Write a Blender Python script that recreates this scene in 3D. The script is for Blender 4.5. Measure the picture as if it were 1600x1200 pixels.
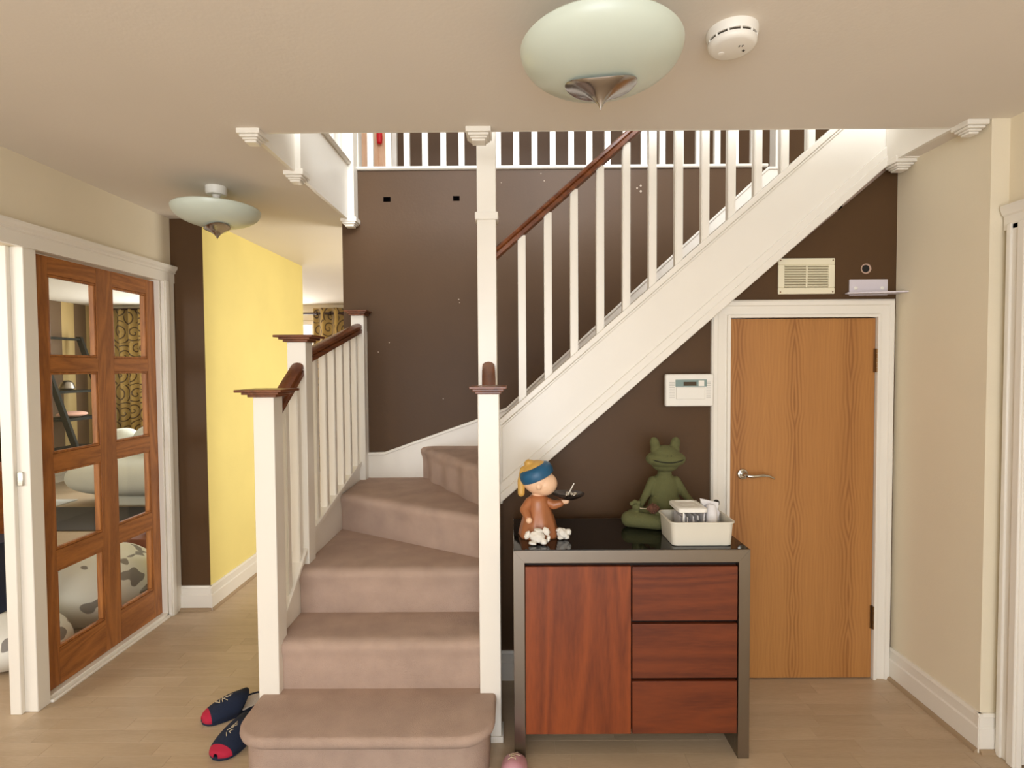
import bpy, bmesh, math, random
from mathutils import Vector, Matrix, noise
random.seed(7)
R = math.radians
S = bpy.context.scene
COL = S.collection
for o in list(bpy.data.objects): bpy.data.objects.remove(o)

# ------------------------------------------------------------ camera, light
cam = bpy.data.cameras.new('camera'); camo = bpy.data.objects.new('camera', cam); COL.objects.link(camo)
cam.sensor_fit = 'HORIZONTAL'; cam.sensor_width = 36; cam.lens = 36*850/1600; cam.clip_start = .05
rt = Vector((0.9999747, 0.00289652, -0.00649677)); dn = Vector((-0.00640291, -0.03131423, -0.99948908)); fw = Vector((-0.00309848, 0.99950539, -0.03129489))
camo.matrix_world = Matrix(((rt.x, -dn.x, -fw.x, 0), (rt.y, -dn.y, -fw.y, 0), (rt.z, -dn.z, -fw.z, 1.5), (0, 0, 0, 1)))
S.camera = camo
vs = S.view_settings
vs.view_transform = 'Standard'; vs.look = 'None'; vs.gamma = 1; vs.use_curve_mapping = False
vs.exposure = 0.0
W = bpy.data.worlds.new('daylight'); S.world = W; W.use_nodes = True
W.node_tree.nodes['Background'].inputs[0].default_value = (0.88, 0.94, 1.0, 1)
W.node_tree.nodes['Background'].inputs[1].default_value = 2.2

def area(name, loc, rot, sx, sy, power, col=(1, 1, 1), spread=180):
    l = bpy.data.lights.new(name, 'AREA'); l.shape = 'RECTANGLE'; l.size = sx; l.size_y = sy
    l.energy = power; l.color = col; l.spread = R(spread)
    o = bpy.data.objects.new(name, l); o.location = loc; o.rotation_euler = [R(a) for a in rot]; COL.objects.link(o)
    return o
# daylight entering through the windows of the house (front of hall, first floor, living room), plus two added fills
area('front_window_daylight', (-0.6, -2.3, 1.35), (90, 0, 0), 2.4, 1.9, 74, (.97, .97, 1.0))
area('landing_window_daylight', (.4, -.35, 4.15), (72, 0, 0), 3.0, 1.5, 230, (.88, .94, 1.0))
area('garden_window_daylight', (-3.5, 7.85, 1.6), (-90, 0, 0), 1.5, 1.3, 60, (1.0, .98, .93))
area('passage_fill_light', (.15, 4.25, 1.3), (0, 90, 0), 2.0, 1.1, 34, (1.0, .98, .92))  # added fill to brighten the yellow wall; no patio door stands here
area('living_window_daylight', (-4.9, 7.7, 1.5), (-90, 0, 0), 1.3, 1.4, 30, (.97, .98, 1.0))
area('living_fill_light', (-4.3, .6, 1.5), (90, 0, 0), 2.6, 1.6, 62, (1.0, .98, .94))  # added fill that lifts the sofa; the near wall has no bay window

# ------------------------------------------------------------ materials
def nodes(name):
    m = bpy.data.materials.new(name); m.use_nodes = True
    nt = m.node_tree; return m, nt, nt.nodes, nt.links, nt.nodes['Principled BSDF']
def lin(c):
    return tuple(((v/255/12.92) if v/255 <= .04045 else ((v/255+.055)/1.055)**2.4) for v in c)+(1,)
def plain(name, rgb, rough=.5, metal=0, bump=0, bscale=60, spec=.5, vary=0, coat=0, trans=0, vscale=3):
    m, nt, N, L, b = nodes(name)
    b.inputs['Base Color'].default_value = lin(rgb); b.inputs['Roughness'].default_value = rough
    b.inputs['Metallic'].default_value = metal; b.inputs['Specular IOR Level'].default_value = spec
    b.inputs['Coat Weight'].default_value = coat; b.inputs['Coat Roughness'].default_value = .1
    b.inputs['Transmission Weight'].default_value = trans
    tc = N.new('ShaderNodeTexCoord')
    if bump:
        n = N.new('ShaderNodeTexNoise'); n.inputs['Scale'].default_value = bscale; n.inputs['Detail'].default_value = 4
        L.new(tc.outputs['Object'], n.inputs['Vector'])
        bp = N.new('ShaderNodeBump'); bp.inputs['Strength'].default_value = bump; bp.inputs['Distance'].default_value = .004
        L.new(n.outputs[0], bp.inputs['Height']); L.new(bp.outputs[0], b.inputs['Normal'])
    n = N.new('ShaderNodeTexNoise'); n.inputs['Scale'].default_value = vscale; n.inputs['Detail'].default_value = 3
    L.new(tc.outputs['Object'], n.inputs['Vector'])
    mx = N.new('ShaderNodeMix'); mx.data_type = 'RGBA'
    v = vary or .03
    a = [c*(1-v) for c in rgb]; bb = [min(255, c*(1+v)) for c in rgb]
    mx.inputs[6].default_value = lin(a); mx.inputs[7].default_value = lin(bb)
    L.new(n.outputs[0], mx.inputs[0]); L.new(mx.outputs[2], b.inputs['Base Color'])
    return m
def wood(name, c1, c2, grain='Z', scale=1.0, rough=.35, rings=9, coat=.15, spread=2.6, distort=3.0, rnd=0, bands=1):
    m, nt, N, L, b = nodes(name)
    tc = N.new('ShaderNodeTexCoord'); mp = N.new('ShaderNodeMapping')
    st = {'X': (.12, 1, 1), 'Y': (1, .12, 1), 'Z': (1, 1, .12)}[grain]
    mp.inputs['Scale'].default_value = [s*scale for s in st]
    L.new(tc.outputs['Object'], mp.inputs['Vector'])
    src = mp.outputs[0]
    if rnd:
        oi = N.new('ShaderNodeObjectInfo'); ad = N.new('ShaderNodeVectorMath'); ad.operation = 'ADD'
        ml = N.new('ShaderNodeMath'); ml.operation = 'MULTIPLY'; ml.inputs[1].default_value = 37
        L.new(oi.outputs['Random'], ml.inputs[0]); cb = N.new('ShaderNodeCombineXYZ')
        for k in range(3): L.new(ml.outputs[0], cb.inputs[k])
        L.new(src, ad.inputs[0]); L.new(cb.outputs[0], ad.inputs[1]); src = ad.outputs[0]
    n1 = N.new('ShaderNodeTexNoise'); n1.inputs['Scale'].default_value = spread; n1.inputs['Detail'].default_value = 2; n1.inputs['Distortion'].default_value = .4
    L.new(src, n1.inputs['Vector'])
    mu = N.new('ShaderNodeMath'); mu.operation = 'MULTIPLY'; mu.inputs[1].default_value = rings; L.new(n1.outputs[0], mu.inputs[0])
    fr = N.new('ShaderNodeMath'); fr.operation = 'PINGPONG'; fr.inputs[1].default_value = .5; L.new(mu.outputs[0], fr.inputs[0])
    n2 = N.new('ShaderNodeTexNoise'); n2.inputs['Scale'].default_value = 70; n2.inputs['Detail'].default_value = 5
    L.new(src, n2.inputs['Vector'])
    m1 = N.new('ShaderNodeMath'); m1.operation = 'MULTIPLY_ADD'; m1.inputs[1].default_value = 1.1*bands; L.new(fr.outputs[0], m1.inputs[0])
    m2 = N.new('ShaderNodeMath'); m2.operation = 'MULTIPLY_ADD'; m2.inputs[1].default_value = .8; m2.inputs[2].default_value = -.18; L.new(n2.outputs[0], m2.inputs[0])
    L.new(m2.outputs[0], m1.inputs[2])
    cr = N.new('ShaderNodeValToRGB'); cr.color_ramp.elements[0].position = .1; cr.color_ramp.elements[1].position = .8
    cr.color_ramp.elements[0].color = lin(c2); cr.color_ramp.elements[1].color = lin(c1)
    L.new(m1.outputs[0], cr.inputs[0])
    out = cr.outputs[0]
    if rnd:
        hv = N.new('ShaderNodeHueSaturation'); mr = N.new('ShaderNodeMapRange'); mr.inputs[3].default_value = 1-rnd; mr.inputs[4].default_value = 1+rnd
        L.new(oi.outputs['Random'], mr.inputs[0]); L.new(mr.outputs[0], hv.inputs['Value']); L.new(out, hv.inputs['Color']); out = hv.outputs[0]
    L.new(out, b.inputs['Base Color'])
    b.inputs['Roughness'].default_value = rough; b.inputs['Coat Weight'].default_value = coat; b.inputs['Coat Roughness'].default_value = .25
    bp = N.new('ShaderNodeBump'); bp.inputs['Strength'].default_value = .08; bp.inputs['Distance'].default_value = .001
    L.new(n2.outputs[0], bp.inputs['Height']); L.new(bp.outputs[0], b.inputs['Normal'])
    return m
def cathedral(name, c1, c2, pitch, x0, rough):
    m, nt, N, L, b = nodes(name); tc = N.new('ShaderNodeTexCoord'); sx = N.new('ShaderNodeSeparateXYZ'); L.new(tc.outputs['Object'], sx.inputs[0])
    def math_(op, a, b_=None, c=None):
        n = N.new('ShaderNodeMath'); n.operation = op
        for i, v in enumerate((a, b_, c)):
            if v is None: continue
            if isinstance(v, (int, float)): n.inputs[i].default_value = v
            else: L.new(v, n.inputs[i])
        return n.outputs[0]
    wob = N.new('ShaderNodeTexNoise'); wob.inputs['Scale'].default_value = 1; mp = N.new('ShaderNodeMapping'); mp.inputs['Scale'].default_value = (3, 3, 1.3); L.new(tc.outputs['Object'], mp.inputs[0]); L.new(mp.outputs[0], wob.inputs[0])
    u = math_('PINGPONG', math_('ADD', math_('ADD', sx.outputs[0], -x0), math_('MULTIPLY', wob.outputs[0], .03)), pitch)
    u = math_('SUBTRACT', pitch, u)
    mp2 = N.new('ShaderNodeMapping'); mp2.inputs['Scale'].default_value = (2.2, 2, 2.0); L.new(tc.outputs['Object'], mp2.inputs[0])
    n1 = N.new('ShaderNodeTexNoise'); n1.inputs['Scale'].default_value = 1; n1.inputs['Detail'].default_value = 1.5; L.new(mp2.outputs[0], n1.inputs[0])
    val = math_('ADD', math_('MULTIPLY', u, 60), math_('MULTIPLY', n1.outputs[0], 10))
    ring = math_('POWER', math_('PINGPONG', val, .5), 1.6)
    fade = math_('MAXIMUM', math_('SUBTRACT', 1.0, math_('MULTIPLY', u, 17)), .12)
    mp3 = N.new('ShaderNodeMapping'); mp3.inputs['Scale'].default_value = (220, 220, 5); L.new(tc.outputs['Object'], mp3.inputs[0])
    n2 = N.new('ShaderNodeTexNoise'); n2.inputs['Scale'].default_value = 1; n2.inputs['Detail'].default_value = 3; L.new(mp3.outputs[0], n2.inputs[0])
    mp4 = N.new('ShaderNodeMapping'); mp4.inputs['Scale'].default_value = (9, 9, .4); L.new(tc.outputs['Object'], mp4.inputs[0])
    n3 = N.new('ShaderNodeTexNoise'); n3.inputs['Scale'].default_value = 1; L.new(mp4.outputs[0], n3.inputs[0])
    f = math_('ADD', math_('MULTIPLY', math_('MULTIPLY', ring, fade), 1.9), math_('ADD', math_('MULTIPLY', n2.outputs[0], .5), math_('MULTIPLY', n3.outputs[0], .5)))
    cr = N.new('ShaderNodeValToRGB'); cr.color_ramp.elements[0].position = .3; cr.color_ramp.elements[1].position = 1.0
    cr.color_ramp.elements[0].color = lin(c1); cr.color_ramp.elements[1].color = lin(c2)
    L.new(f, cr.inputs[0]); L.new(cr.outputs[0], b.inputs['Base Color']); b.inputs['Roughness'].default_value = rough
    return m
def glass(name, tint=(.96, .98, .97)):
    m, nt, N, L, b = nodes(name)
    N.remove(b); t = N.new('ShaderNodeBsdfTransparent'); t.inputs[0].default_value = tint+(1,)
    g = N.new('ShaderNodeBsdfGlossy'); g.inputs['Roughness'].default_value = .02
    f = N.new('ShaderNodeLayerWeight'); f.inputs[0].default_value = .5
    pw = N.new('ShaderNodeMath'); pw.operation = 'POWER'; pw.inputs[1].default_value = 4; L.new(f.outputs['Facing'], pw.inputs[0])
    ma = N.new('ShaderNodeMath'); ma.operation = 'MULTIPLY_ADD'; ma.inputs[1].default_value = .5; ma.inputs[2].default_value = .025; L.new(pw.outputs[0], ma.inputs[0])
    mx = N.new('ShaderNodeMixShader'); L.new(ma.outputs[0], mx.inputs[0]); L.new(t.outputs[0], mx.inputs[1]); L.new(g.outputs[0], mx.inputs[2])
    L.new(mx.outputs[0], N['Material Output'].inputs[0]); return m
def two_tone(name, ca, cb, scale, lo, hi, rough=.8, kind='noise', bump=.3):
    m, nt, N, L, b = nodes(name); tc = N.new('ShaderNodeTexCoord')
    n = N.new('ShaderNodeTexNoise'); n.inputs['Scale'].default_value = scale; n.inputs['Detail'].default_value = 1
    L.new(tc.outputs['Object'], n.inputs['Vector'])
    cr = N.new('ShaderNodeValToRGB'); cr.color_ramp.elements[0].position = lo; cr.color_ramp.elements[1].position = hi
    cr.color_ramp.elements[0].color = lin(ca); cr.color_ramp.elements[1].color = lin(cb)
    L.new(n.outputs[0], cr.inputs[0]); L.new(cr.outputs[0], b.inputs['Base Color']); b.inputs['Roughness'].default_value = rough
    return m
def swirl(name, base, line):
    m, nt, N, L, b = nodes(name); tc = N.new('ShaderNodeTexCoord')
    sx = N.new('ShaderNodeSeparateXYZ'); L.new(tc.outputs['UV'], sx.inputs[0])
    cb = N.new('ShaderNodeCombineXYZ'); L.new(sx.outputs[0], cb.inputs[0]); L.new(sx.outputs[1], cb.inputs[1])
    vo = N.new('ShaderNodeTexVoronoi'); vo.voronoi_dimensions = '2D'; vo.inputs['Scale'].default_value = 3.6; vo.inputs['Randomness'].default_value = .55
    L.new(cb.outputs[0], vo.inputs['Vector'])
    sub = N.new('ShaderNodeVectorMath'); sub.operation = 'SUBTRACT'; L.new(cb.outputs[0], sub.inputs[0]); L.new(vo.outputs['Position'], sub.inputs[1])
    s2 = N.new('ShaderNodeSeparateXYZ'); L.new(sub.outputs[0], s2.inputs[0])
    at = N.new('ShaderNodeMath'); at.operation = 'ARCTAN2'; L.new(s2.outputs[1], at.inputs[0]); L.new(s2.outputs[0], at.inputs[1])
    ln = N.new('ShaderNodeVectorMath'); ln.operation = 'LENGTH'; L.new(sub.outputs[0], ln.inputs[0])
    k = N.new('ShaderNodeMath'); k.operation = 'MULTIPLY_ADD'; k.inputs[1].default_value = 84; L.new(ln.outputs['Value'], k.inputs[0]); L.new(at.outputs[0], k.inputs[2])
    si = N.new('ShaderNodeMath'); si.operation = 'SINE'; L.new(k.outputs[0], si.inputs[0])
    cr = N.new('ShaderNodeValToRGB'); cr.color_ramp.elements[0].position = .62; cr.color_ramp.elements[1].position = .78
    cr.color_ramp.elements[0].color = lin(base); cr.color_ramp.elements[1].color = lin(line)
    L.new(si.outputs[0], cr.inputs[0]); L.new(cr.outputs[0], b.inputs['Base Color']); b.inputs['Roughness'].default_value = .55
    b.inputs['Sheen Weight'].default_value = .3
    return m
def stripes(name, ca, cb, width, axis=1):
    m, nt, N, L, b = nodes(name); tc = N.new('ShaderNodeTexCoord'); sx = N.new('ShaderNodeSeparateXYZ')
    L.new(tc.outputs['Object'], sx.inputs[0])
    a = N.new('ShaderNodeMath'); a.operation = 'MULTIPLY'; a.inputs[1].default_value = math.pi/width; L.new(sx.outputs[axis], a.inputs[0])
    s = N.new('ShaderNodeMath'); s.operation = 'SINE'; L.new(a.outputs[0], s.inputs[0])
    g = N.new('ShaderNodeMath'); g.operation = 'GREATER_THAN'; g.inputs[1].default_value = 0; L.new(s.outputs[0], g.inputs[0])
    mx = N.new('ShaderNodeMix'); mx.data_type = 'RGBA'; mx.inputs[6].default_value = lin(ca); mx.inputs[7].default_value = lin(cb)
    L.new(g.outputs[0], mx.inputs[0]); L.new(mx.outputs[2], b.inputs['Base Color']); b.inputs['Roughness'].default_value = .7
    return m

M = {
 'white': plain('white_gloss_paint', (238, 232, 220), .28, bump=.12, bscale=25, vary=.015),
 'trim': plain('white_satin_trim_paint', (236, 230, 218), .35, bump=.08, bscale=30, vary=.015),
 'ceil': plain('ceiling_emulsion', (228, 219, 206), .85, bump=.1, bscale=90, vary=.012),
 'cream': plain('cream_wall_paint', (232, 220, 194), .8, bump=.12, bscale=110, vary=.02),
 'brown': plain('chocolate_wall_paint', (84, 61, 39), .45, bump=.1, bscale=60, vary=.05, spec=.22),
 'yellow': plain('yellow_wall_paint', (238, 220, 138), .75, bump=.2, bscale=90, vary=.03),
 'carpet': plain('beige_pile_carpet', (190, 164, 147), .97, bump=1.0, bscale=420, vary=.10, spec=.1, vscale=9),
 'rail': wood('red_mahogany_rail', (126, 70, 32), (86, 42, 17), 'Y', 2, .35, 8, .1),
 'oakdoor': cathedral('oak_veneer', (186, 130, 70), (146, 94, 46), .1325, -.4225, .45),
 'oak': wood('oak_glazed_door', (174, 110, 52), (134, 80, 36), 'Z', 3, .5, 8, 0),
 'cherryz': wood('cherry_veneer_vertical', (140, 66, 24), (104, 44, 12), 'Z', 1.6, .45, 12, .05, 2.0),
 'cherryx': wood('cherry_veneer_horizontal', (116, 52, 18), (86, 34, 9), 'X', 1.8, .45, 12, .05, 2.0),
 'dark': plain('dark_gap', (30, 16, 10), .7),
 'plank': wood('beech_laminate', (200, 178, 150), (182, 159, 130), 'X', 3.4, .42, 5, .05, 1.6, rnd=.06, bands=.6),
 'underfloor': plain('floor_joint', (166, 142, 112), .8),
 'floorfar': wood('beech_laminate_distant', (200, 178, 150), (184, 161, 132), 'X', 3, .42, 5, .1, 1.6, bands=.6),
 'steel': plain('brushed_steel', (146, 138, 128), .3, 1.0, bump=.05, bscale=300),
 'chrome': plain('satin_nickel', (200, 196, 186), .18, 1.0),
 'brass': plain('aged_hinge_brass', (128, 98, 66), .35, .9),
 'blackglass': plain('black_glass', (6, 6, 7), .06, spec=.6),
 'bowl': plain('frosted_glass', (205, 214, 200), .3, spec=.5, vary=.02),
 'pewter': plain('dark_chrome', (178, 176, 176), .2, 1.0),
 'plastic': plain('white_plastic', (236, 232, 222), .4),
 'ivory': plain('ivory_plastic', (236, 228, 200), .4),
 'lilac': plain('white_bracket_paint', (216, 208, 214), .45),
 'grey': plain('keypad_grey', (128, 148, 142), .4),
 'black': plain('black_plastic', (14, 12, 12), .5),
 'glass': glass('clear_pane'),
 'frog': plain('olive_stone', (92, 92, 54), .9, bump=.5, bscale=140, vary=.1, vscale=12),
 'frogdark': plain('dark_olive', (34, 34, 20), .9),
 'dress': plain('brown_ceramic', (168, 106, 66), .35, vary=.08, vscale=20),
 'skin': plain('peach_ceramic', (238, 196, 160), .4),
 'blue': plain('teal_blue_ceramic', (22, 84, 120), .4, vary=.1, vscale=30),
 'mustard': plain('mustard_ceramic', (204, 160, 80), .45, vary=.08, vscale=30),
 'pale': plain('white_porcelain', (232, 226, 214), .35),
 'basket': plain('pale_grey_plastic', (214, 208, 192), .45),
 'clear': glass('clear_plastic', (.985, .985, .99)),
 'paper': plain('white_paper', (232, 228, 226), .7, vary=.05, vscale=40),
 'greypaper': two_tone('printed_paper', (230, 228, 232), (168, 166, 176), 22, .5, .62),
 'cone': plain('pine_cone', (96, 60, 42), .8, vary=.2, vscale=80),
 'navy': plain('navy_felt', (18, 30, 54), .9, bump=.4, bscale=300, vary=.1),
 'red': plain('crimson_felt', (176, 24, 56), .85, bump=.3, bscale=300),
 'fleece': plain('white_fleece', (226, 216, 210), .95, bump=.8, bscale=200),
 'thread': plain('beige_thread', (206, 190, 160), .7),
 'pink': plain('pink_vinyl', (214, 160, 172), .4),
 'sofa': plain('white_boucle', (224, 226, 216), .9, bump=.4, bscale=120),
 'rugdark': plain('charcoal_rug', (58, 58, 60), .95, bump=.5, bscale=200),
 'rugpale': plain('pale_rug', (196, 196, 190), .95, bump=.5, bscale=200),
 'cow': two_tone('spotted_fleece', (140, 136, 132), (232, 232, 224), 9, .375, .395, .95),
 'amber': plain('yellow_fabric', (226, 170, 26), .8),
 'curtain': swirl('gold_swirl_fabric', (180, 148, 78), (88, 62, 26)),
 'creamcloth': plain('cream_curtain', (206, 184, 130), .8),
 'wallpaper': stripes('striped_wallpaper', (196, 168, 112), (104, 78, 52), .21),
 'pole': plain('dark_bronze_pole', (48, 26, 20), .4),
 'peach': wood('pale_pine_door', (240, 200, 164), (224, 178, 140), 'Z', 2, .5, 6, 0),
 'tassel': plain('scarlet_silk', (220, 6, 30), .5),
 'brownbox': wood('orange_pine_chest', (170, 96, 46), (134, 66, 28), 'Y', 2, .4, 6, .2),
 'cardboard': plain('terracotta_box', (150, 92, 68), .7),
 'mitre': plain('mitre_seam', (96, 92, 86), .5),  # darker grey for the seam lines at the steel corners
 'filler': plain('white_filler', (176, 158, 140), .8),
 'void': plain('empty_recess', (5, 4, 4), 1, spec=0),
 'matteblack': plain('matt_black_metal', (34, 36, 34), .85, spec=.1),
}
# ------------------------------------------------------------ mesh helpers
class MB:
    def __init__(s): s.bm = bmesh.new()
    def box(s, x0, x1, y0, y1, z0, z1, mat=0):
        if x0 > x1: x0, x1 = x1, x0
        if y0 > y1: y0, y1 = y1, y0
        if z0 > z1: z0, z1 = z1, z0
        v = [s.bm.verts.new(p) for p in ((x0,y0,z0),(x1,y0,z0),(x1,y1,z0),(x0,y1,z0),(x0,y0,z1),(x1,y0,z1),(x1,y1,z1),(x0,y1,z1))]
        for f in ((3,2,1,0),(4,5,6,7),(0,1,5,4),(1,2,6,5),(2,3,7,6),(3,0,4,7)):
            s.bm.faces.new([v[i] for i in f]).material_index = mat
        return s
    def prism(s, pts, axis, a, b, mat=0):
        # pts: 2D outline; axis: extrusion axis; coordinates order is the two remaining axes
        def P(p, t):
            return {'x': (t, p[0], p[1]), 'y': (p[0], t, p[1]), 'z': (p[0], p[1], t)}[axis]
        A = [s.bm.verts.new(P(p, a)) for p in pts]; B = [s.bm.verts.new(P(p, b)) for p in pts]
        n = len(pts); fs = [s.bm.faces.new(A), s.bm.faces.new(B)]
        for i in range(n): fs.append(s.bm.faces.new((A[i], A[(i+1) % n], B[(i+1) % n], B[i])))
        for f in fs: f.material_index = mat
        return s
    def lathe(s, prof, c=(0, 0, 0), seg=40, wav=None, mat=0, rot=None):
        rings = []
        for r, z in prof:
            ring = []
            for i in range(seg):
                t = 2*math.pi*i/seg; rr, zz = (r, z) if not wav else wav(r, z, t)
                p = Vector((rr*math.cos(t), rr*math.sin(t), zz))
                if rot: p = rot @ p
                ring.append(s.bm.verts.new(p+Vector(c)))
            rings.append(ring)
        for a, b in zip(rings, rings[1:]):
            for i in range(seg):
                s.bm.faces.new((a[i], a[(i+1) % seg], b[(i+1) % seg], b[i])).material_index = mat
        for ring in (rings[0], rings[-1]):
            s.bm.faces.new(ring).material_index = mat
        return s
    def tube(s, pts, rad, seg=10, mat=0):
        pts = [Vector(p) for p in pts]; n = len(pts)
        rad = rad if isinstance(rad, (list, tuple)) else [rad]*n
        rings = []; up = Vector((0, 0, 1)); prev = None
        for i, p in enumerate(pts):
            d = (pts[min(i+1, n-1)]-pts[max(i-1, 0)]).normalized()
            if prev is None:
                a = d.cross(up); a = d.cross(Vector((1, 0, 0))) if a.length < .1 else a
            else: a = prev - d*prev.dot(d)
            a.normalize(); prev = a; b = d.cross(a)
            rings.append([s.bm.verts.new(p+(a*math.cos(2*math.pi*k/seg)+b*math.sin(2*math.pi*k/seg))*rad[i]) for k in range(seg)])
        for a, b in zip(rings, rings[1:]):
            for i in range(seg): s.bm.faces.new((a[i], a[(i+1) % seg], b[(i+1) % seg], b[i])).material_index = mat
        s.bm.faces.new(rings[0]).material_index = mat; s.bm.faces.new(rings[-1]).material_index = mat
        return s
    def sweep(s, p0, p1, prof, side, up, mat=0):
        # profile (u,v) along the straight run p0-p1, ends cut vertical: side = unit, up = unit
        p0, p1, side, up = map(Vector, (p0, p1, side, up))
        A = [s.bm.verts.new(p0+side*u+up*v) for u, v in prof]; B = [s.bm.verts.new(p1+side*u+up*v) for u, v in prof]
        n = len(prof); s.bm.faces.new(A); s.bm.faces.new(B)
        for i in range(n): s.bm.faces.new((A[i], A[(i+1) % n], B[(i+1) % n], B[i]))
        return s
    def ell(s, c, r, rot=(0, 0, 0), sub=3, mat=0):
        g = bmesh.ops.create_icosphere(s.bm, subdivisions=sub, radius=1)
        from mathutils import Euler
        mt = Matrix.Translation(c) @ Euler([R(a) for a in rot]).to_matrix().to_4x4() @ Matrix.Diagonal((r[0], r[1], r[2], 1))
        bmesh.ops.transform(s.bm, matrix=mt, verts=g['verts'])
        for f in {f for v in g['verts'] for f in v.link_faces}: f.material_index = mat
        return s
    def limb(s, pts, rads, seg=14):
        for i in range(len(pts)-1):
            a, b = Vector(pts[i]), Vector(pts[i+1]); k = 8
            for j in range(k+1):
                t = j/k; s.ell(a.lerp(b, t), (rads[i]+(rads[i+1]-rads[i])*t,)*3, sub=2)
        return s
    def mesh(s, name, off=(0, 0, 0)):
        bmesh.ops.recalc_face_normals(s.bm, faces=s.bm.faces[:])
        if Vector(off).length > 0: bmesh.ops.translate(s.bm, verts=s.bm.verts[:], vec=-Vector(off))
        me = bpy.data.meshes.new(name); s.bm.to_mesh(me); s.bm.free(); return me
WL = {}
def wl(o): return WL.get(o.name, Vector((0, 0, 0)))
def obj(name, mb, mat, parent=None, bevel=0, seg=2, smooth=False, loc=None, remesh=0, sub=0, limit=35):
    """one mesh object; geometry is given in world coordinates"""
    base = wl(parent) if parent else (Vector(loc) if loc else Vector((0, 0, 0)))
    me = mb.mesh(name, base)
    for m in (mat if isinstance(mat, (list, tuple)) else [mat]): me.materials.append(M[m] if isinstance(m, str) else m)
    o = bpy.data.objects.new(name, me); COL.objects.link(o)
    WL[o.name] = base.copy()
    if parent: o.parent = parent
    else: o.location = base
    if remesh:
        md = o.modifiers.new('fuse', 'REMESH'); md.mode = 'VOXEL'; md.voxel_size = remesh; md.use_smooth_shade = True
        sm = o.modifiers.new('soften', 'SMOOTH'); sm.iterations = 4; sm.factor = .5
    if bevel:
        md = o.modifiers.new('edge', 'BEVEL'); md.width = bevel; md.segments = seg; md.limit_method = 'ANGLE'; md.angle_limit = R(limit); md.harden_normals = False
        smooth = True if smooth is False and seg > 1 else smooth
    if sub:
        md = o.modifiers.new('round', 'SUBSURF'); md.levels = sub; md.render_levels = sub
    if smooth:
        for p in me.polygons: p.use_smooth = True
        if not sub and not remesh:
            try: me.set_sharp_from_angle(angle=R(40))
            except Exception: pass
    return o
def thing(name, label, cat, loc, group=None):
    o = bpy.data.objects.new(name, None); o.empty_display_size = .05; COL.objects.link(o); o.location = loc; WL[o.name] = Vector(loc)
    o['label'] = label; o['category'] = cat
    if group: o['group'] = group
    return o
def tag(o, label, cat, group=None):
    o['label'] = label; o['category'] = cat
    if group: o['group'] = group
    return o
def struct(name, mb, mat, **k):
    o = obj(name, mb, mat, **k); o['kind'] = 'structure'; return o
def copy(o, parent, dloc):
    c = o.copy(); COL.objects.link(c); c.parent = parent; c.location = Vector(o.location)+Vector(dloc); return c
def lab(o, t): o['label'] = t; return o

# ------------------------------------------------------------ room shell
CZ = 2.42; FZ = 2.75
b = MB(); b.box(-6.3, 2.2, -2.6, 8.2, -.12, -.006); FL = struct('floor', b, 'underfloor')
b = MB(); b.box(-6.15, -2.2, .3, 8.0, -.006, 0); b.box(-2.2, 1.9, 4.93, 8.0, -.006, 0); b.box(-2.1, 1.9, -2.6, 1.6, -.006, 0)
b.box(-2.2, -2.1, 1.45, 3.27, -.006, .0); b.box(-1.9, .2, 3.757, 4.93, -.006, 0); b.box(-.92, .2, 3.6, 3.757, -.006, 0); b.box(-.92, .0, 1.6, 3.46, -.006, 0)
b.box(0, 1.8, 2.602, 3.46, -.006, 0)
o = obj('floor_covering', b, 'floorfar', FL); o['kind'] = 'stuff'
# laminate strips laid out along X, courses of 77 mm
pm = {}
for ln in (.26, .32, .38, .44):
    q = MB(); q.box(0, ln-.0006, 0, .0764, -.006, 0)
    me = q.mesh('plank'); me.materials.append(M['plank'])
    bmm = bmesh.new(); bmm.from_mesh(me); bmesh.ops.bevel(bmm, geom=[e for e in bmm.edges if all(v.co.z > -.001 for v in e.verts)], offset=.0003, segments=1, affect='EDGES'); bmm.to_mesh(me); bmm.free()
    pm[ln] = me
def run(xa, xb, y):
    global npl
    x = xa
    first = True
    while x < xb-.001:
        ln = random.choice(list(pm)); w = min(ln, xb-x)
        if first: w = min(w, random.uniform(.12, ln)); first = False
        if xb-(x+w) < .06: w = xb-x
        o = bpy.data.objects.new('plank', pm[ln]); COL.objects.link(o); o.parent = FL
        o.location = (x, y, 0); o.scale = (w/ln, 1, 1); x += w; npl += 1
npl = 0; y = 1.6
while y < 3.7:
    if y < 2.55:
        run(-2.1, -.92 if y > 1.9 else 0, y); run(0, 1.8 if y > 2.0 else 1.86, y)
    else:
        run(-2.1 if y < 3.35 else -1.9, -.92, y)
    y += .077

b = MB()
b.box(-6.3, 2.2, -2.6, 2.148, CZ, FZ-.03); b.box(-6.3, -1.02, 2.148, 3.465, CZ, FZ-.03); b.box(-6.3, -1.078, 3.465, 8.2, CZ, FZ-.03); b.box(-1.078, -1.02, 3.6, 8.2, CZ, FZ-.03); b.box(1.72, 2.2, 2.148, 3.465, CZ, FZ-.03); b.box(-1.02, 2.2, 3.6, 8.2, CZ, FZ-.03)
struct('ceiling', b, 'ceil')
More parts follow.
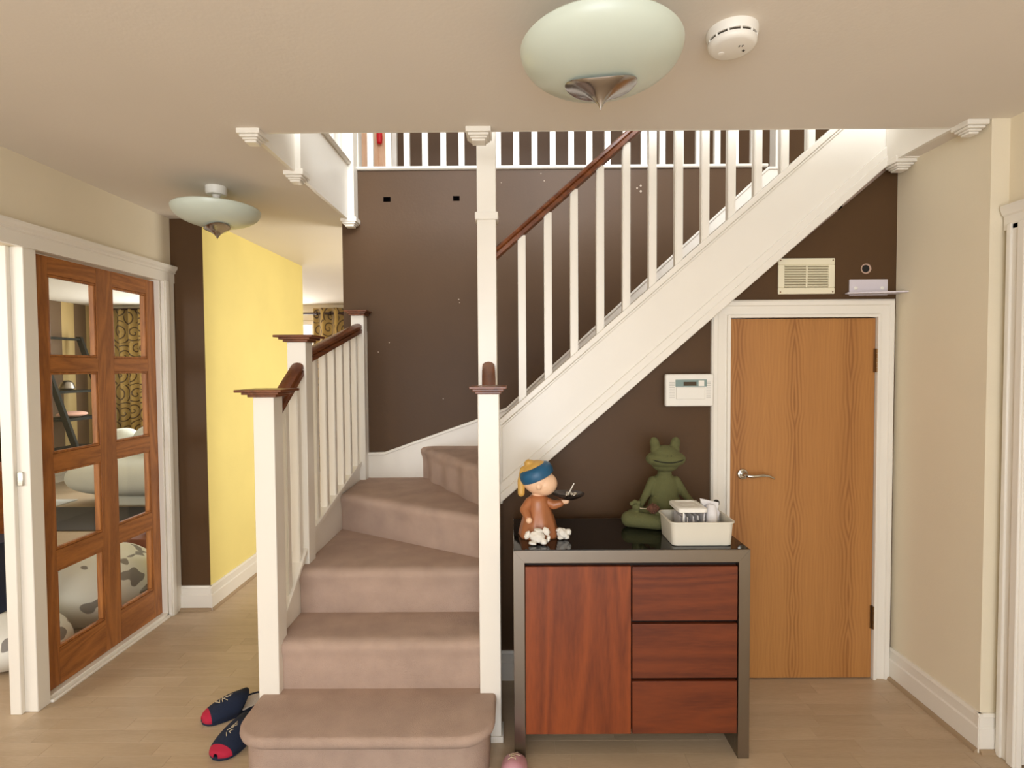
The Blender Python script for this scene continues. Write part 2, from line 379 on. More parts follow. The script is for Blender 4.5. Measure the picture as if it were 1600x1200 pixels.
# left wall, glazed screen opening y 1.45-3.25 up to z 2.03
b = MB(); b.box(-2.2, -2.1, -2.6, 1.45, 0, CZ); b.box(-2.2, -2.1, 1.45, 3.25, 2.03, CZ); b.box(-2.2, -2.1, 3.25, 3.35, 0, CZ)
struct('wall_left', b, 'cream')
b = MB(); b.box(-2.2, -1.9, 3.35, 4.93, 0, CZ)
for f in b.bm.faces:
    if f.normal.y < -.5 or f.calc_center_median().y < 3.351: f.material_index = 1
struct('wall_yellow', b, ['yellow', 'brown'])
b = MB(); b.box(-1.078, 1.8, 3.465, 3.6, 0, FZ-.01); WB = struct('wall_back', b, 'brown')
# wall under the upper flight, door opening x 1.0-1.715 z 0-1.735
ux = lambda x: .869+(x+.068)*.865+.03
b = MB(); b.prism([(-.09, 0), (1.0, 0), (1.0, 1.735), (1.715, 1.735), (1.715, 0), (1.8, 0), (1.8, 2.45), (-.09, ux(-.09))], 'y', 2.575, 2.64)
WU = struct('wall_under_stairs', b, 'brown')
b = MB(); b.box(1.8, 2.0, 2.075, 3.6, 0, CZ)
struct('wall_right', b, 'cream')
b = MB(); b.box(1.87, 2.0, 2.02, 2.075, 0, CZ); b.box(1.87, 2.0, 1.15, 2.02, 2.02, CZ); b.box(1.87, 2.0, -2.6, 1.15, 0, CZ)
struct('wall_right_near', b, 'cream')
b = MB(); b.box(2.0, 2.06, 1.0, 2.2, 0, 2.1); struct('door_3', b, 'trim', bevel=.003)
# far rooms
b = MB(); b.box(-6.3, -6.1, .3, 8.2, 0, CZ); struct('wall_living_left', b, 'wallpaper')
b = MB()
wins = [(-5.35, -4.25), (-4.1, -2.89)]
b.box(-6.1, 2.2, 7.95, 8.15, 2.2, CZ); b.box(-6.1, 2.2, 7.95, 8.15, 0, .95); b.box(-6.1, -5.35, 7.95, 8.15, .95, 2.2); b.box(-4.25, -4.1, 7.95, 8.15, .95, 2.2); b.box(-2.89, 2.2, 7.95, 8.15, .95, 2.2)
struct('wall_far', b, 'cream')
b = MB(); b.box(-6.1, -2.2, .2, .3, 0, CZ); struct('wall_living_near', b, 'cream')
b = MB(); b.box(.2, .3, 3.6, 7.95, 0, CZ); struct('wall_dining_right', b, 'cream')
for i, (xa, xb) in enumerate(wins):
    w = bpy.data.objects.new('window_%d' % (i+1), None); COL.objects.link(w); w.location = (xa, 8, .95); WL[w.name] = Vector(w.location); w['kind'] = 'structure'
    q = MB(); t = .06
    q.box(xa, xb, 7.98, 8.05, .95, .95+t); q.box(xa, xb, 7.98, 8.05, 2.2-t, 2.2); q.box(xa, xa+t, 7.98, 8.05, .95+t, 2.2-t); q.box(xb-t, xb, 7.98, 8.05, .95+t, 2.2-t)
    q.box((xa+xb)/2-.03, (xa+xb)/2+.03, 7.98, 8.05, .95+t, 2.2-t)
    obj('window_frame', q, 'trim', w, bevel=.006)
    for a, c in ((xa+t, (xa+xb)/2-.03), ((xa+xb)/2+.03, xb-t)):
        q = MB(); q.box(a, c, 8.01, 8.018, .95+t, 2.2-t); obj('pane', q, 'glass', w)
# first floor
b = MB(); b.box(-4.0, 3.2, 3.472, 5.0, FZ-.03, FZ); b.box(-4.0, -1.03, -.5, 3.472, FZ-.03, FZ); b.box(1.75, 3.2, -.5, 3.472, FZ-.03, FZ); b.box(-1.02, 1.75, -.5, 2.148, FZ-.03, FZ)
struct('floor_upper', b, 'carpet')
b = MB(); b.box(-4.0, 3.2, 4.6, 4.75, FZ, 5.15)
struct('wall_upper_back', b, 'brown')
b = MB(); b.box(-4.1, -4.0, -.5, 4.7, FZ, 5.15); struct('wall_upper_left', b, plain('landing_wall_white', (226, 226, 228), .8))
b = MB(); b.box(3.1, 3.2, -.5, 4.7, FZ, 5.15); struct('wall_upper_right', b, 'cream')
b = MB(); b.box(-4.1, 3.2, -.6, -.5, FZ, 3.35); b.box(-4.1, 3.2, -.6, -.5, 4.9, 5.15); b.box(-4.1, -1.15, -.6, -.5, 3.35, 4.9); b.box(1.95, 3.2, -.6, -.5, 3.35, 4.9)
struct('wall_upper_front', b, 'cream')
b = MB(); b.box(-4.1, 3.2, -.6, 4.75, 5.15, 5.25); struct('ceiling_upper', b, plain('landing_ceiling_white', (232, 232, 230), .9))
d = bpy.data.objects.new('door_4', None); COL.objects.link(d); d.location = (-1.7, 4.6, FZ); WL[d.name] = Vector(d.location); d['kind'] = 'structure'
q = MB(); q.box(-1.76, -1.01, 4.565, 4.6, FZ, 4.75)
for zz in (2.95, 3.75): q.box(-1.66, -1.43, 4.557, 4.566, zz, zz+.65); q.box(-1.34, -1.11, 4.557, 4.566, zz, zz+.65)
obj('door_leaf', q, 'peach', d, bevel=.003)
q = MB(); q.box(-1.01, -.955, 4.55, 4.6, FZ, 4.8); q.box(-1.81, -1.76, 4.55, 4.6, FZ, 4.8); q.box(-1.81, -.955, 4.55, 4.6, 4.75, 4.8)
obj('architrave', q, 'trim', d, bevel=.004)
t = MB(); t.lathe([(.004, 3.62), (.014, 3.6), (.012, 3.56), (.018, 3.54), (.02, 3.48), (.024, 3.4), (.022, 3.35), (.012, 3.34)], (-1.09, 4.53, 0), 16)
t.tube([(-1.09, 4.53, 3.62), (-1.09, 4.535, 3.75)], .003)
tag(obj('tassel', t, 'tassel', smooth=True, loc=(-1.09, 4.53, 3.34)), 'scarlet silk tassel hanging on the pine door upstairs', 'tassel')

# ------------------------------------------------------------ baseboards and trims
def skirt(name, p0, p1, nrm, h=.14, t=.018, bead=True):
    """skirting board between floor points p0-p1, thickness towards nrm"""
    p0 = Vector((p0[0], p0[1], 0)); p1 = Vector((p1[0], p1[1], 0)); n = Vector((nrm[0], nrm[1], 0))
    q = MB(); q.sweep(p0, p1, [(0, 0), (t, 0), (t, h*.62), (t-.006, h*.66), (t-.006, h*.9), (t-.003, h*.92), (t-.009, h), (0, h)], n, (0, 0, 1))
    o = struct(name, q, 'trim')
    if bead:
        q = MB(); q.sweep(p0, p1, [(t, 0), (t+.014, 0), (t+.012, .009), (t+.004, .016), (t, .016)], n, (0, 0, 1))
        obj('edge_bead', q, 'underfloor', o)
    return o
skirt('baseboard_right', (1.8, 2.57), (1.8, 2.06), (-1, 0), .15)
skirt('baseboard_right_return', (1.785, 2.075), (1.87, 2.075), (0, -1), .15)
skirt('baseboard_stub', (-2.085, 3.35), (-1.885, 3.35), (0, -1), .15)
skirt('baseboard_yellow', (-1.9, 3.33), (-1.9, 4.93), (1, 0), .15)
skirt('baseboard_under_stairs', (-.07, 2.575), (.93, 2.575), (0, -1), .14, bead=False)
skirt('baseboard_living', (-6.1, 7.95), (-6.1, .3), (1, 0), .14, bead=False)
skirt('baseboard_far', (-6.1, 7.95), (.2, 7.95), (0, -1), .14, bead=False)

# fascias round the stairwell, with newel drops under the ceiling
def drop(name, cx, cy, w, parent):
    q = MB()
    for k, (hw, z0, z1) in enumerate(((w/2+.004, CZ-.018, CZ+.01), (w/2-.004, CZ-.028, CZ-.018), (w/2-.012, CZ-.036, CZ-.028), (w/2-.018, CZ-.045, CZ-.036))):
        q.box(cx-hw, cx+hw, cy-hw, cy+hw, z0, z1)
    return obj(name, q, 'trim', parent, bevel=.003)
b = MB(); b.box(-1.03, -1.012, 2.148, 3.465, CZ-.004, FZ)
T1 = struct('trim_1', b, 'trim')
q = MB(); q.sweep((-1.03, 2.15, FZ), (-1.03, 3.38, FZ), [(0, 0), (.035, 0), (.045, .01), (.035, .02), (0, .02)], (1, 0, 0), (0, 0, 1)); obj('nosing', q, 'white', T1)
q = MB(); q.box(-1.05, -.985, 2.56, 2.645, CZ-.01, FZ-.02); obj('half_newel', q, 'trim', T1, bevel=.003)
q = MB(); q.box(-1.05, -.975, 3.375, 3.462, CZ-.03, FZ+.95); obj('half_newel', q, 'trim', T1, bevel=.003)
drop('newel_drop', -1.012, 2.15, .082, T1); drop('newel_drop', -1.02, 2.6, .085, T1); drop('newel_drop', -1.01, 3.415, .09, T1)
b = MB(); b.box(1.712, 1.73, 2.148, 2.53, CZ-.004, FZ); b.box(1.73, 1.8, 2.44, 2.54, CZ-.004, FZ)
T2 = struct('trim_2', b, 'trim')
drop('newel_drop', 1.755, 2.12, .075, T2); drop('newel_drop', 1.755, 2.5, .085, T2)
b = MB(); b.box(-1.0, 1.72, 2.148, 2.16, CZ, FZ); T3 = struct('trim_3', b, 'trim')
drop('newel_drop', -.13, 2.155, .09, T3)

# ------------------------------------------------------------ internal doors
def architrave(q, side, x, y0, y1, ztop, w=.09, sgn=1):
    pass
# door_1: flush oak veneer door under the stairs
D = bpy.data.objects.new('door_1', None); COL.objects.link(D); D.location = (1.36, 2.57, 0); WL[D.name] = Vector(D.location); D['kind'] = 'structure'
q = MB(); q.box(1.018, 1.697, 2.56, 2.6, .005, 1.718); obj('door_leaf', q, 'oakdoor', D, bevel=.002)
q = MB()
for xa, xb in ((1.0, 1.015), (1.7, 1.715)): q.box(xa, xb, 2.545, 2.66, 0, 1.735)
q.box(1.015, 1.7, 2.545, 2.66, 1.722, 1.735)
obj('door_lining', q, 'trim', D, bevel=.0015)
def arch_profile(w): return [(0, 0), (w, 0), (w, .012), (w-.012, .02), (w-.028, .02), (w-.03, .016), (.012, .012), (.008, .016), (0, .014)]
def mitred(q, x0, x1, zt, w, y):
    """architrave frame facing -Y round the opening x0..x1, top zt"""
    pr = [(0, 0), (0, .014), (.006, .018), (.012, .014), (w-.03, .018), (w-.026, .024), (w-.008, .024), (w, .016), (w, 0)]
    bm = q.bm; loops = []
    for (sx, zz, px) in ((-1, 0, x0), (-1, zt, x0), (1, zt, x1), (1, 0, x1)):
        loops.append([bm.verts.new((px+sx*u, y-v, (zz+u if zz else 0))) for u, v in pr])
    for a, c in zip(loops, loops[1:]):
        n = len(pr)
        for i in range(n): bm.faces.new((a[i], a[(i+1) % n], c[(i+1) % n], c[i]))
    bm.faces.new(loops[0]); bm.faces.new(loops[-1])
q = MB(); mitred(q, 1.008, 1.708, 1.728, .078, 2.575); obj('architrave', q, 'trim', D)
h = MB(); rx = Matrix.Rotation(R(90), 3, 'X')
h.lathe([(.024, 0), (.026, .004), (.023, .009), (.017, .011), (.015, .009), (.0, .009)][:-1], (1.078, 2.56, .988), 28, rot=rx)
HD = obj('door_handle', h, 'chrome', D, smooth=True)
h = MB(); h.tube([(1.078, 2.555, .988), (1.078, 2.52, .988), (1.085, 2.508, .987), (1.105, 2.505, .986), (1.15, 2.506, .99), (1.175, 2.508, .988), (1.2, 2.515, .978), (1.212, 2.52, .97)], [.009, .009, .0085, .008, .0075, .0065, .005, .003], 12)
lab(obj('lever', h, 'chrome', HD, smooth=True), 'curved satin nickel lever')
for zc in (1.52, .3):
    h = MB()
    for k in range(5): h.tube([(1.7, 2.552, zc-.055+k*.022), (1.7, 2.552, zc-.055+k*.022+.0205)], .0065, 10)
    h.box(1.688, 1.7, 2.556, 2.5605, zc-.055, zc+.055)
    obj('hinge', h, 'brass', D)
# door_2: glazed oak leaf in a white screen in the left wall
D = bpy.data.objects.new('door_2', None); COL.objects.link(D); D.location = (-2.13, 2.84, 0); WL[D.name] = Vector(D.location); D['kind'] = 'structure'
ya, yb, za, zb = 2.405, 3.262, .03, 2.02
py = [(2.497, 2.785), (2.897, 3.165)]; pz = [(.198, .57), (.66, 1.03), (1.11, 1.49), (1.56, 1.94)]
xa, xb = -2.17, -2.13
q = MB(); q.box(xa, xb, ya, py[0][0], za, zb); q.box(xa, xb, py[1][1], yb, za, zb); q.box(xa, xb, py[0][1], py[1][0], za, zb)
lab(obj('stiles', q, 'oak', D, bevel=.002), 'oak stiles with grain running upright')
q = MB()
zs = [za]+[v for p in pz for v in p]+[zb]
for k in range(0, len(zs), 2):
    for (p0, p1) in py: q.box(xa, xb-.0005, p0, p1, zs[k], zs[k+1])
obj('rails', q, wood('oak_cross_grain', (174, 110, 52), (134, 80, 36), 'Y', 3, .5, 8, 0), D)
for (p0, p1) in py:
    for (z0, z1) in pz:
        q = MB(); t = .012
        for (a, c, e, f) in ((p0, p1, z0, z0+t), (p0, p1, z1-t, z1), (p0, p0+t, z0+t, z1-t), (p1-t, p1, z0+t, z1-t)): q.box(-2.155, xb-.004, a, c, e, f)
        bd = obj('glazing_bead', q, 'oak', D, bevel=.003)
        q = MB(); q.box(-2.154, -2.149, p0+.002, p1-.002, z0+.002, z1-.002); obj('pane', q, 'glass', bd)
q = MB(); q.box(-2.2, -2.095, 2.335, 2.40, 0, 2.03); q.box(-2.2, -2.15, 2.315, 2.335, 0, 2.03)
q.box(-2.2, -2.1, 3.235, 3.25, 0, 2.03)
jm = obj('frame_post', q, 'trim', D, bevel=.003)
q = MB(); q.box(-2.147, -2.12, 2.326, 2.336, 1.0, 1.06); s_ = obj('strike_plate', q, 'chrome', jm, bevel=.002)
q = MB(); q.box(-2.2, -2.1, 2.40, 3.25, 0, .028); q.box(-2.1, -2.082, 2.40, 3.25, 0, .014); obj('threshold', q, 'trim', D, bevel=.004)
q = MB(); q.prism([(-2.1, 0), (-2.078, 0), (-2.078, 2.03), (-2.1, 2.03)], 'y', 3.247, 3.345)
q.box(-2.083, -2.072, 3.255, 3.29, 0, 2.03); obj('architrave', q, 'trim', D, bevel=.003)
q = MB(); q.sweep((-2.1, 1.36, 2.025), (-2.1, 3.36, 2.025), [(0, 0), (.022, 0), (.022, .055), (.03, .06), (.03, .07), (.04, .08), (.044, .092), (.044, .1), (0, .1)], (1, 0, 0), (0, 0, 1))
obj('head_architrave', q, 'trim', D)
# doorway on the right
D = bpy.data.objects.new('trim_4', None); COL.objects.link(D); D.location = (1.87, 2.03, 0); WL[D.name] = Vector(D.location); D['kind'] = 'structure'
q = MB(); q.box(1.846, 1.87, 1.97, 2.055, 0, 2.02); q.box(1.838, 1.85, 1.975, 2.005, 0, 2.02); q.box(1.838, 1.85, 2.03, 2.05, 0, 2.02); q.box(1.87, 2.0, 1.99, 2.02, 0, 2.02)
obj('architrave', q, 'trim', D, bevel=.004)
q = MB(); q.sweep((1.87, 1.1, 2.0), (1.87, 2.068, 2.0), [(0, 0), (.024, 0), (.024, .05), (.032, .056), (.04, .08), (.04, .09), (0, .09)], (-1, 0, 0), (0, 0, 1)); obj('head_architrave', q, 'trim', D)

# ------------------------------------------------------------ staircase
ST = thing('staircase', 'carpeted quarter-turn staircase with white balusters and dark mahogany handrails', 'staircase', (-.55, 2.0, 0))
def rounded(poly, r, n=6):
    """round chosen corners: poly entries (x,y) or (x,y,radius)"""
    out = []; N_ = len(poly)
    for i, p in enumerate(poly):
        rr = p[2] if len(p) > 2 else 0
        P = Vector(p[:2])
        if not rr: out.append(tuple(P)); continue
        A = Vector(poly[i-1][:2]); B = Vector(poly[(i+1) % N_][:2])
        a = P+(A-P).normalized()*rr; c = P+(B-P).normalized()*rr
        for k in range(n+1):
            t = k/n; out.append(tuple(a*(1-t)**2+P*2*t*(1-t)+c*t*t))
    return out
def carpet_step(outer, inner, z0, z1, soft=True):
    """tread with a rolled nosing: outer outline (nosing), inner outline (riser), same point count"""
    q = MB(); bm = q.bm; n = len(outer); loops = []
    rad = .022
    def mixp(t): return [tuple(Vector(i_).lerp(Vector(o_), t)) for i_, o_ in zip(inner, outer)]
    cx = sum(p[0] for p in outer)/n; cy = sum(p[1] for p in outer)/n
    seq = [(inner, z0, 0), (inner, z1-.05, 0)]
    for a in range(0, 7):
        t = a/6*math.pi; seq.append((mixp(.5-.5*math.cos(t/1.0) if a < 3 else 1), None, a))
    loops.append([bm.verts.new((p[0], p[1], z0)) for p in inner])
    loops.append([bm.verts.new((p[0], p[1], z1-(.09 if soft else .052))) for p in inner])
    for t, dz in (((.15, .075), (.55, .056), (.95, .040), (1.0, .028), (.6, .015), (-.4, .006), (-1.6, .0015), (-3.0, .0)) if soft else ((.45, .046), (.85, .036), (1.0, .024), (.93, .010), (.72, .003), (.40, .0))):
        loops.append([bm.verts.new((*mixp(t)[i], z1-dz)) for i in range(n)])
    for a, c in zip(loops, loops[1:]):
        for i in range(n): bm.faces.new((a[i], a[(i+1) % n], c[(i+1) % n], c[i]))
    bm.faces.new(loops[-1]); bm.faces.new(loops[0])
    return q
def dense(poly, step=.02):
    out = []
    for i in range(len(poly)):
        a = Vector(poly[i]); c = Vector(poly[(i+1) % len(poly)]); k = max(1, int((c-a).length/step))
        for j in range(k): out.append(tuple(a.lerp(c, j/k)))
    return out
def inset_dir(poly, edges):
    """inner outline: move vertices of listed front edges by vectors"""
    return [(p[0]+d[0], p[1]+d[1]) for p, d in zip(poly, edges)]
XL, XR = -.965, -.10
# step 1 with bull-nosed ends
n = 10
def bull(x0, x1, yf, yb, r):
    pts = [(x0, yb)]
    for k in range(n+1):
        t = math.pi/2*k/n; pts.append((x0+r-r*math.cos(t), yf+r-r*math.sin(t)))
    for k in range(n+1):
        t = math.pi/2*k/n; pts.append((x1-r+r*math.sin(t), yf+r-r*math.cos(t)))
    pts.append((x1, yb)); return pts
q = carpet_step(bull(-1.018, -.077, 1.865, 2.13, .125), bull(-.995, -.1, 1.888, 2.13, .115), 0, .2, False)
obj('step', q, 'carpet', ST, smooth=True)
q = MB(); q.box(XL, XR, 2.1, 2.2, .0, .1985); obj('step_back', q, 'carpet', ST)
NS = .012
def front_step(yf, yb, z0, z1, yb2=None):
    o_ = [(XL, yb)]+[(XL+(XR-XL)*k/12, yf-NS) for k in range(13)]+[(XR, yb2 or yb)]
    i_ = [(XL, yb)]+[(XL+(XR-XL)*k/12, yf) for k in range(13)]+[(XR, yb2 or yb)]
    return carpet_step(o_, i_, z0, z1)
obj('step', front_step(2.168, 2.44, 0, .4), 'carpet', ST, smooth=True)
obj('step', front_step(2.415, 3.04, .2, .6, 2.6), 'carpet', ST, smooth=True)
# winder 4: riser from (-.10,2.50) to (XL,3.02)
def wind(p0, p1, rest, z0, z1, wave=0):
    p0, p1 = Vector(p0), Vector(p1); d = (p1-p0).normalized(); nn = Vector((d.y, -d.x)); nn = nn if nn.y < 0 or nn.x < 0 else -nn
    if nn.x > 0 and nn.y > 0: nn = -nn
    k = 40 if wave else 14
    inn = []; out = []
    for i in range(k+1):
        t = i/k; p = p0.lerp(p1, t)
        wv = wave*math.sin(t*k*.62+.6)*(.4+.6*t)
        inn.append(tuple(p+nn*wv)); out.append(tuple(p+nn*(NS+wv*.4)))
    return carpet_step(out+[tuple(r) for r in rest], inn+[tuple(r) for r in rest], z0, z1)
obj('step', wind((-.10, 2.497), (XL, 3.015), [(XL, 3.455), (-.08, 3.455)], .4, .8), 'carpet', ST, smooth=True)
obj('step', wind((-.12, 2.62), (-.585, 3.455), [(-.06, 3.455), (-.06, 2.6)], .6, 1.0, .010), 'carpet', ST, smooth=True)
g = .228; x6 = -.07; rr = (FZ-1.0)/9
for i in range(9):
    xf = x6+i*g; z1 = 1.0+rr*(i+1); zb_ = max(.6, z1-rr*2.1)
    xe = xf+g+.02 if i < 8 else 1.79
    o_ = [(xe, 2.58)]+[(xe, 3.445)]+[(xf-NS, 3.445-(3.445-2.58)*k/6) for k in range(7)]
    i_ = [(xe, 2.58)]+[(xe, 3.445)]+[(xf, 3.445-(3.445-2.58)*k/6) for k in range(7)]
    obj('step', carpet_step(o_, i_, zb_, z1), 'carpet', ST, smooth=True)
# strings
def zstr(x): return 1.257+(x+.066)*.867
q = MB(); q.prism([(-.085, zstr(-.085)-.39), (-.085, zstr(-.085)-.02), (1.72, zstr(1.72)-.02), (1.72, zstr(1.72)-.39)], 'y', 2.532, 2.574)
obj('string_board', q, 'white', ST, bevel=.001)
def slopebox(q, x0, x1, f, dz0, dz1, y0, y1): q.prism([(x0, f(x0)+dz0), (x1, f(x1)+dz0), (x1, f(x1)+dz1), (x0, f(x0)+dz1)], 'y', y0, y1)
q = MB(); slopebox(q, -.085, 1.72, zstr, -.035, 0, 2.52, 2.585); obj('string_cap', q, 'white', ST, bevel=.004)
q = MB(); slopebox(q, -.085, 1.74, zstr, -.05, -.036, 2.526, 2.534)
obj('string_bead', q, 'white', ST, bevel=.003)
q = MB(); slopebox(q, -.085, 1.735, zstr, -.392, -.30, 2.522, 2.575); slopebox(q, -.085, 1.735, zstr, -.392, -.345, 2.514, 2.6); obj('string_moulding', q, 'white', ST, bevel=.004)
q = MB(); q.box(-.075, -.055, 2.524, 2.545, .86, 1.25); obj('string_stop', q, 'white', ST, bevel=.004)
# wall string on the back wall
wp = [(-.97, .955), (-.825, .958), (-.225, 1.168), (-.05, 1.235), (1.60, 2.735), (1.74, 2.735)]
q = MB(); q.prism(wp+[(1.74, 2.3), (1.6, 2.3), (0, .9), (-.3, .7), (-.97, .7)], 'y', 3.447, 3.464); obj('wall_string', q, 'white', ST)
q = MB(); q.prism([(x, z-.012) for x, z in wp]+[(x, z+.006) for x, z in reversed(wp)], 'y', 3.438, 3.464); obj('wall_string_cap', q, 'white', ST, bevel=.003)
# left string: two slopes
def yz(q, pts, x0, x1): q.prism(pts, 'x', x0, x1)
q = MB(); yz(q, [(2.2, .05), (2.2, .445), (2.48, .66), (2.48, .2)], -1.0, -.966); yz(q, [(2.55, .3), (2.55, .722), (3.46, .925), (3.46, .3)], -1.0, -.966)
obj('string_board', q, 'white', ST, bevel=.001)
q = MB(); yz(q, [(2.21, .44), (2.475, .65), (2.475, .675), (2.21, .465)], -1.018, -.952); obj('string_cap', q, 'white', ST, bevel=.003)
q = MB(); yz(q, [(2.555, .712), (3.43, .905), (3.43, .93), (2.555, .737)], -1.018, -.952); obj('string_cap', q, 'white', ST, bevel=.003)
# newels
def newel(x0, x1, y0, y1, z0, z1, ov=None):
    q = MB(); q.box(x0, x1, y0, y1, z0, z1); nw = obj('newel_post', q, 'white', ST, bevel=.003)
    if ov is not None:
        q = MB(); l, r_, f, k = ov
        for i, s in enumerate((.30, .62, 1.0)):
            za_ = z1+.010*i; q.box(x0-l*s, x1+r_*s, y0-f*s, y1+k*s, za_, za_+.0105)
        lab(obj('newel_cap', q, 'rail', nw, bevel=.002), 'dark mahogany stepped cap')
    return nw
newel(-1.025, -.943, 2.13, 2.213, 0, 1.388, (.05, .05, .05, .05))
newel(-1.03, -.945, 2.474, 2.557, .3, 1.62, (.045, .045, .045, .045))
newel(-1.008, -.928, 3.38, 3.46, .6, 1.825, (.03, .03, .045, .0))
N1 = newel(-.142, -.058, 2.132, 2.215, 0, 1.395, (.03, .03, .045, .03))
q = MB(); q.box(-.15, -.05, 2.123, 2.222, 0, .025); obj('foot_bead', q, 'trim', N1, bevel=.003)
q = MB(); q.box(-.162, -.076, 2.49, 2.575, .55, 3.75); nt_ = obj('newel_post', q, 'white', ST, bevel=.003)
q = MB(); q.box(-.171, -.066, 2.481, 2.584, 2.168, 2.203); obj('newel_band', q, 'white', nt_, bevel=.004)
# handrails
prof = [(-.030, -.022), (-.030, -.002), (-.022, .002), (-.029, .010), (-.027, .024), (-.016, .033), (0, .036), (.016, .033), (.027, .024), (.029, .010), (.022, .002), (.030, -.002), (.030, -.022), (.014, -.027), (-.014, -.027)]
def rail(p0, p1, side):
    q = MB(); q.sweep(p0, p1, prof, side, (0, 0, 1)); return obj('handrail', q, 'rail', ST, smooth=True)
rail((-.984, 2.205, 1.318), (-.984, 2.476, 1.492), (1, 0, 0))
rail((-.984, 2.555, 1.548), (-.968, 3.382, 1.74), (1, 0, 0))
rail((-.1, 2.21, 1.345), (-.115, 2.492, 1.49), (1, 0, 0))
rh = lambda x: 2.03+(x+.072)*.87
rail((-.078, 2.55, rh(-.078)), (1.74, 2.55, rh(1.74)), (0, 1, 0))
# balusters (shared meshes)
def baluster_mesh(hgt, w=.036):
    q = MB(); q.box(-w/2, w/2, -w/2, w/2, 0, hgt); me = q.mesh('baluster')
    bmm = bmesh.new(); bmm.from_mesh(me); bmesh.ops.bevel(bmm, geom=[e for e in bmm.edges if abs(e.verts[0].co.z-e.verts[1].co.z) > .1], offset=.0035, segments=2, affect='EDGES'); bmm.to_mesh(me); bmm.free()
    me.materials.append(M['white']); return me
def put(me, x, y, z, parent):
    o = bpy.data.objects.new('baluster', me); COL.objects.link(o); o.parent = parent; o.location = Vector((x, y, z))-wl(parent); return o
bmR = baluster_mesh(rh(0)-zstr(0)+.0)
for i in range(14):
    x = .041+i*.1213; put(bmR, x, 2.552, zstr(x)-.02, ST)
bmL = baluster_mesh(.83)
for y_ in (2.31, 2.434): put(baluster_mesh(.82), -.982, y_, .47+(y_-2.21)*.79-.02, ST)
for i in range(6):
    y_ = 2.665+.131*i; put(bmL, -.982+.012*(y_-2.66), y_, .715+(y_-2.555)*.22, ST)
put(baluster_mesh(.87), -.945, 3.445, .86, ST)

# landing balustrades on the first floor
LB = thing('landing_balustrade', 'white balustrade along the back edge of the upstairs landing', 'balustrade', (0, 3.52, FZ))
q = MB(); q.sweep((-.975, 3.465, FZ), (1.6, 3.465, FZ), [(.09, -.008), (-.012, -.008), (-.02, -.002), (-.02, .008), (-.012, .014), (.09, .014)], (0, 1, 0), (0, 0, 1)); obj('base_rail', q, 'white', LB)
ub = baluster_mesh(.88)
for k in range(-3, 21):
    x = -.672+.1163*k
    if x < 1.62: put(ub, x, 3.52, FZ+.01, LB)
q = MB(); q.sweep((-1.0, 3.52, FZ+.9), (1.68, 3.52, FZ+.9), prof, (0, 1, 0), (0, 0, 1)); obj('handrail', q, 'rail', LB, smooth=True)
q = MB(); q.box(-1.06, -.972, 3.47, 3.56, FZ, FZ+1.05); obj('newel_post', q, 'white', LB, bevel=.003)
q = MB(); q.box(1.66, 1.745, 3.475, 3.56, FZ-.3, FZ+1.05); obj('newel_post', q, 'white', LB, bevel=.003)
LS = thing('landing_balustrade', 'white balustrade above the left edge of the stairwell, seen end on', 'balustrade', (-1.06, 2.8, FZ))
for k in range(10): put(ub, -1.06, 2.3+.116*k, FZ+.015, LS)
q = MB(); q.sweep((-1.06, 2.15, FZ+.9), (-1.06, 3.47, FZ+.9), prof, (1, 0, 0), (0, 0, 1)); obj('handrail', q, 'rail', LS, smooth=True)
q = MB(); q.box(-1.11, -1.02, 2.07, 2.15, FZ, FZ+1.05); obj('newel_post', q, 'white', LS, bevel=.003)
LR = thing('landing_balustrade', 'white balustrade at the top of the upper flight on the right', 'balustrade', (1.78, 2.8, FZ))
q = MB(); q.box(1.74, 1.795, 2.46, 2.545, FZ, FZ+1.05); obj('newel_post', q, 'white', LR, bevel=.003)
q = MB(); q.sweep((1.768, 2.2, FZ+.9), (1.768, 2.46, FZ+.9), prof, (1, 0, 0), (0, 0, 1)); obj('handrail', q, 'rail', LR, smooth=True)
for k in range(2): put(ub, 1.768, 2.25+.1*k, FZ, LR)

# marks on the back wall
q = MB(); q.box(-.813, -.770, 3.459, 3.4655, 2.548, 2.575); tag(obj('cable_outlet', q, 'void', loc=(-.79, 3.46, 2.55)), 'small black rectangular outlet high on the brown wall, left one', 'outlet', 'black outlets on the brown wall')
q = MB(); q.box(-.374, -.334, 3.459, 3.4655, 2.551, 2.578); tag(obj('cable_outlet', q, 'void', loc=(-.35, 3.46, 2.55)), 'small black rectangular outlet on the brown wall beside the tall newel', 'outlet', 'black outlets on the brown wall')
q = MB()
for (x, z, r_) in ((.785, 2.62, .009), (.808, 2.635, .010), (.808, 2.6, .011), (-.07, 2.66, .005), (.18, 2.715, .006), (.2, 2.67, .006), (-.345, 1.93, .006), (-.34, 1.91, .005), (-.86, 1.6, .006), (-.79, 1.66, .006), (-.45, 1.3, .006), (0.04, 2.0, .006), (.03, 2.03, .004)):
    q.lathe([(r_*.7, 0), (r_*.55, .0012)], (x, 3.464, z), 10, rot=rx)
o = obj('filler_spots', q, 'filler', WB); o['kind'] = 'stuff'
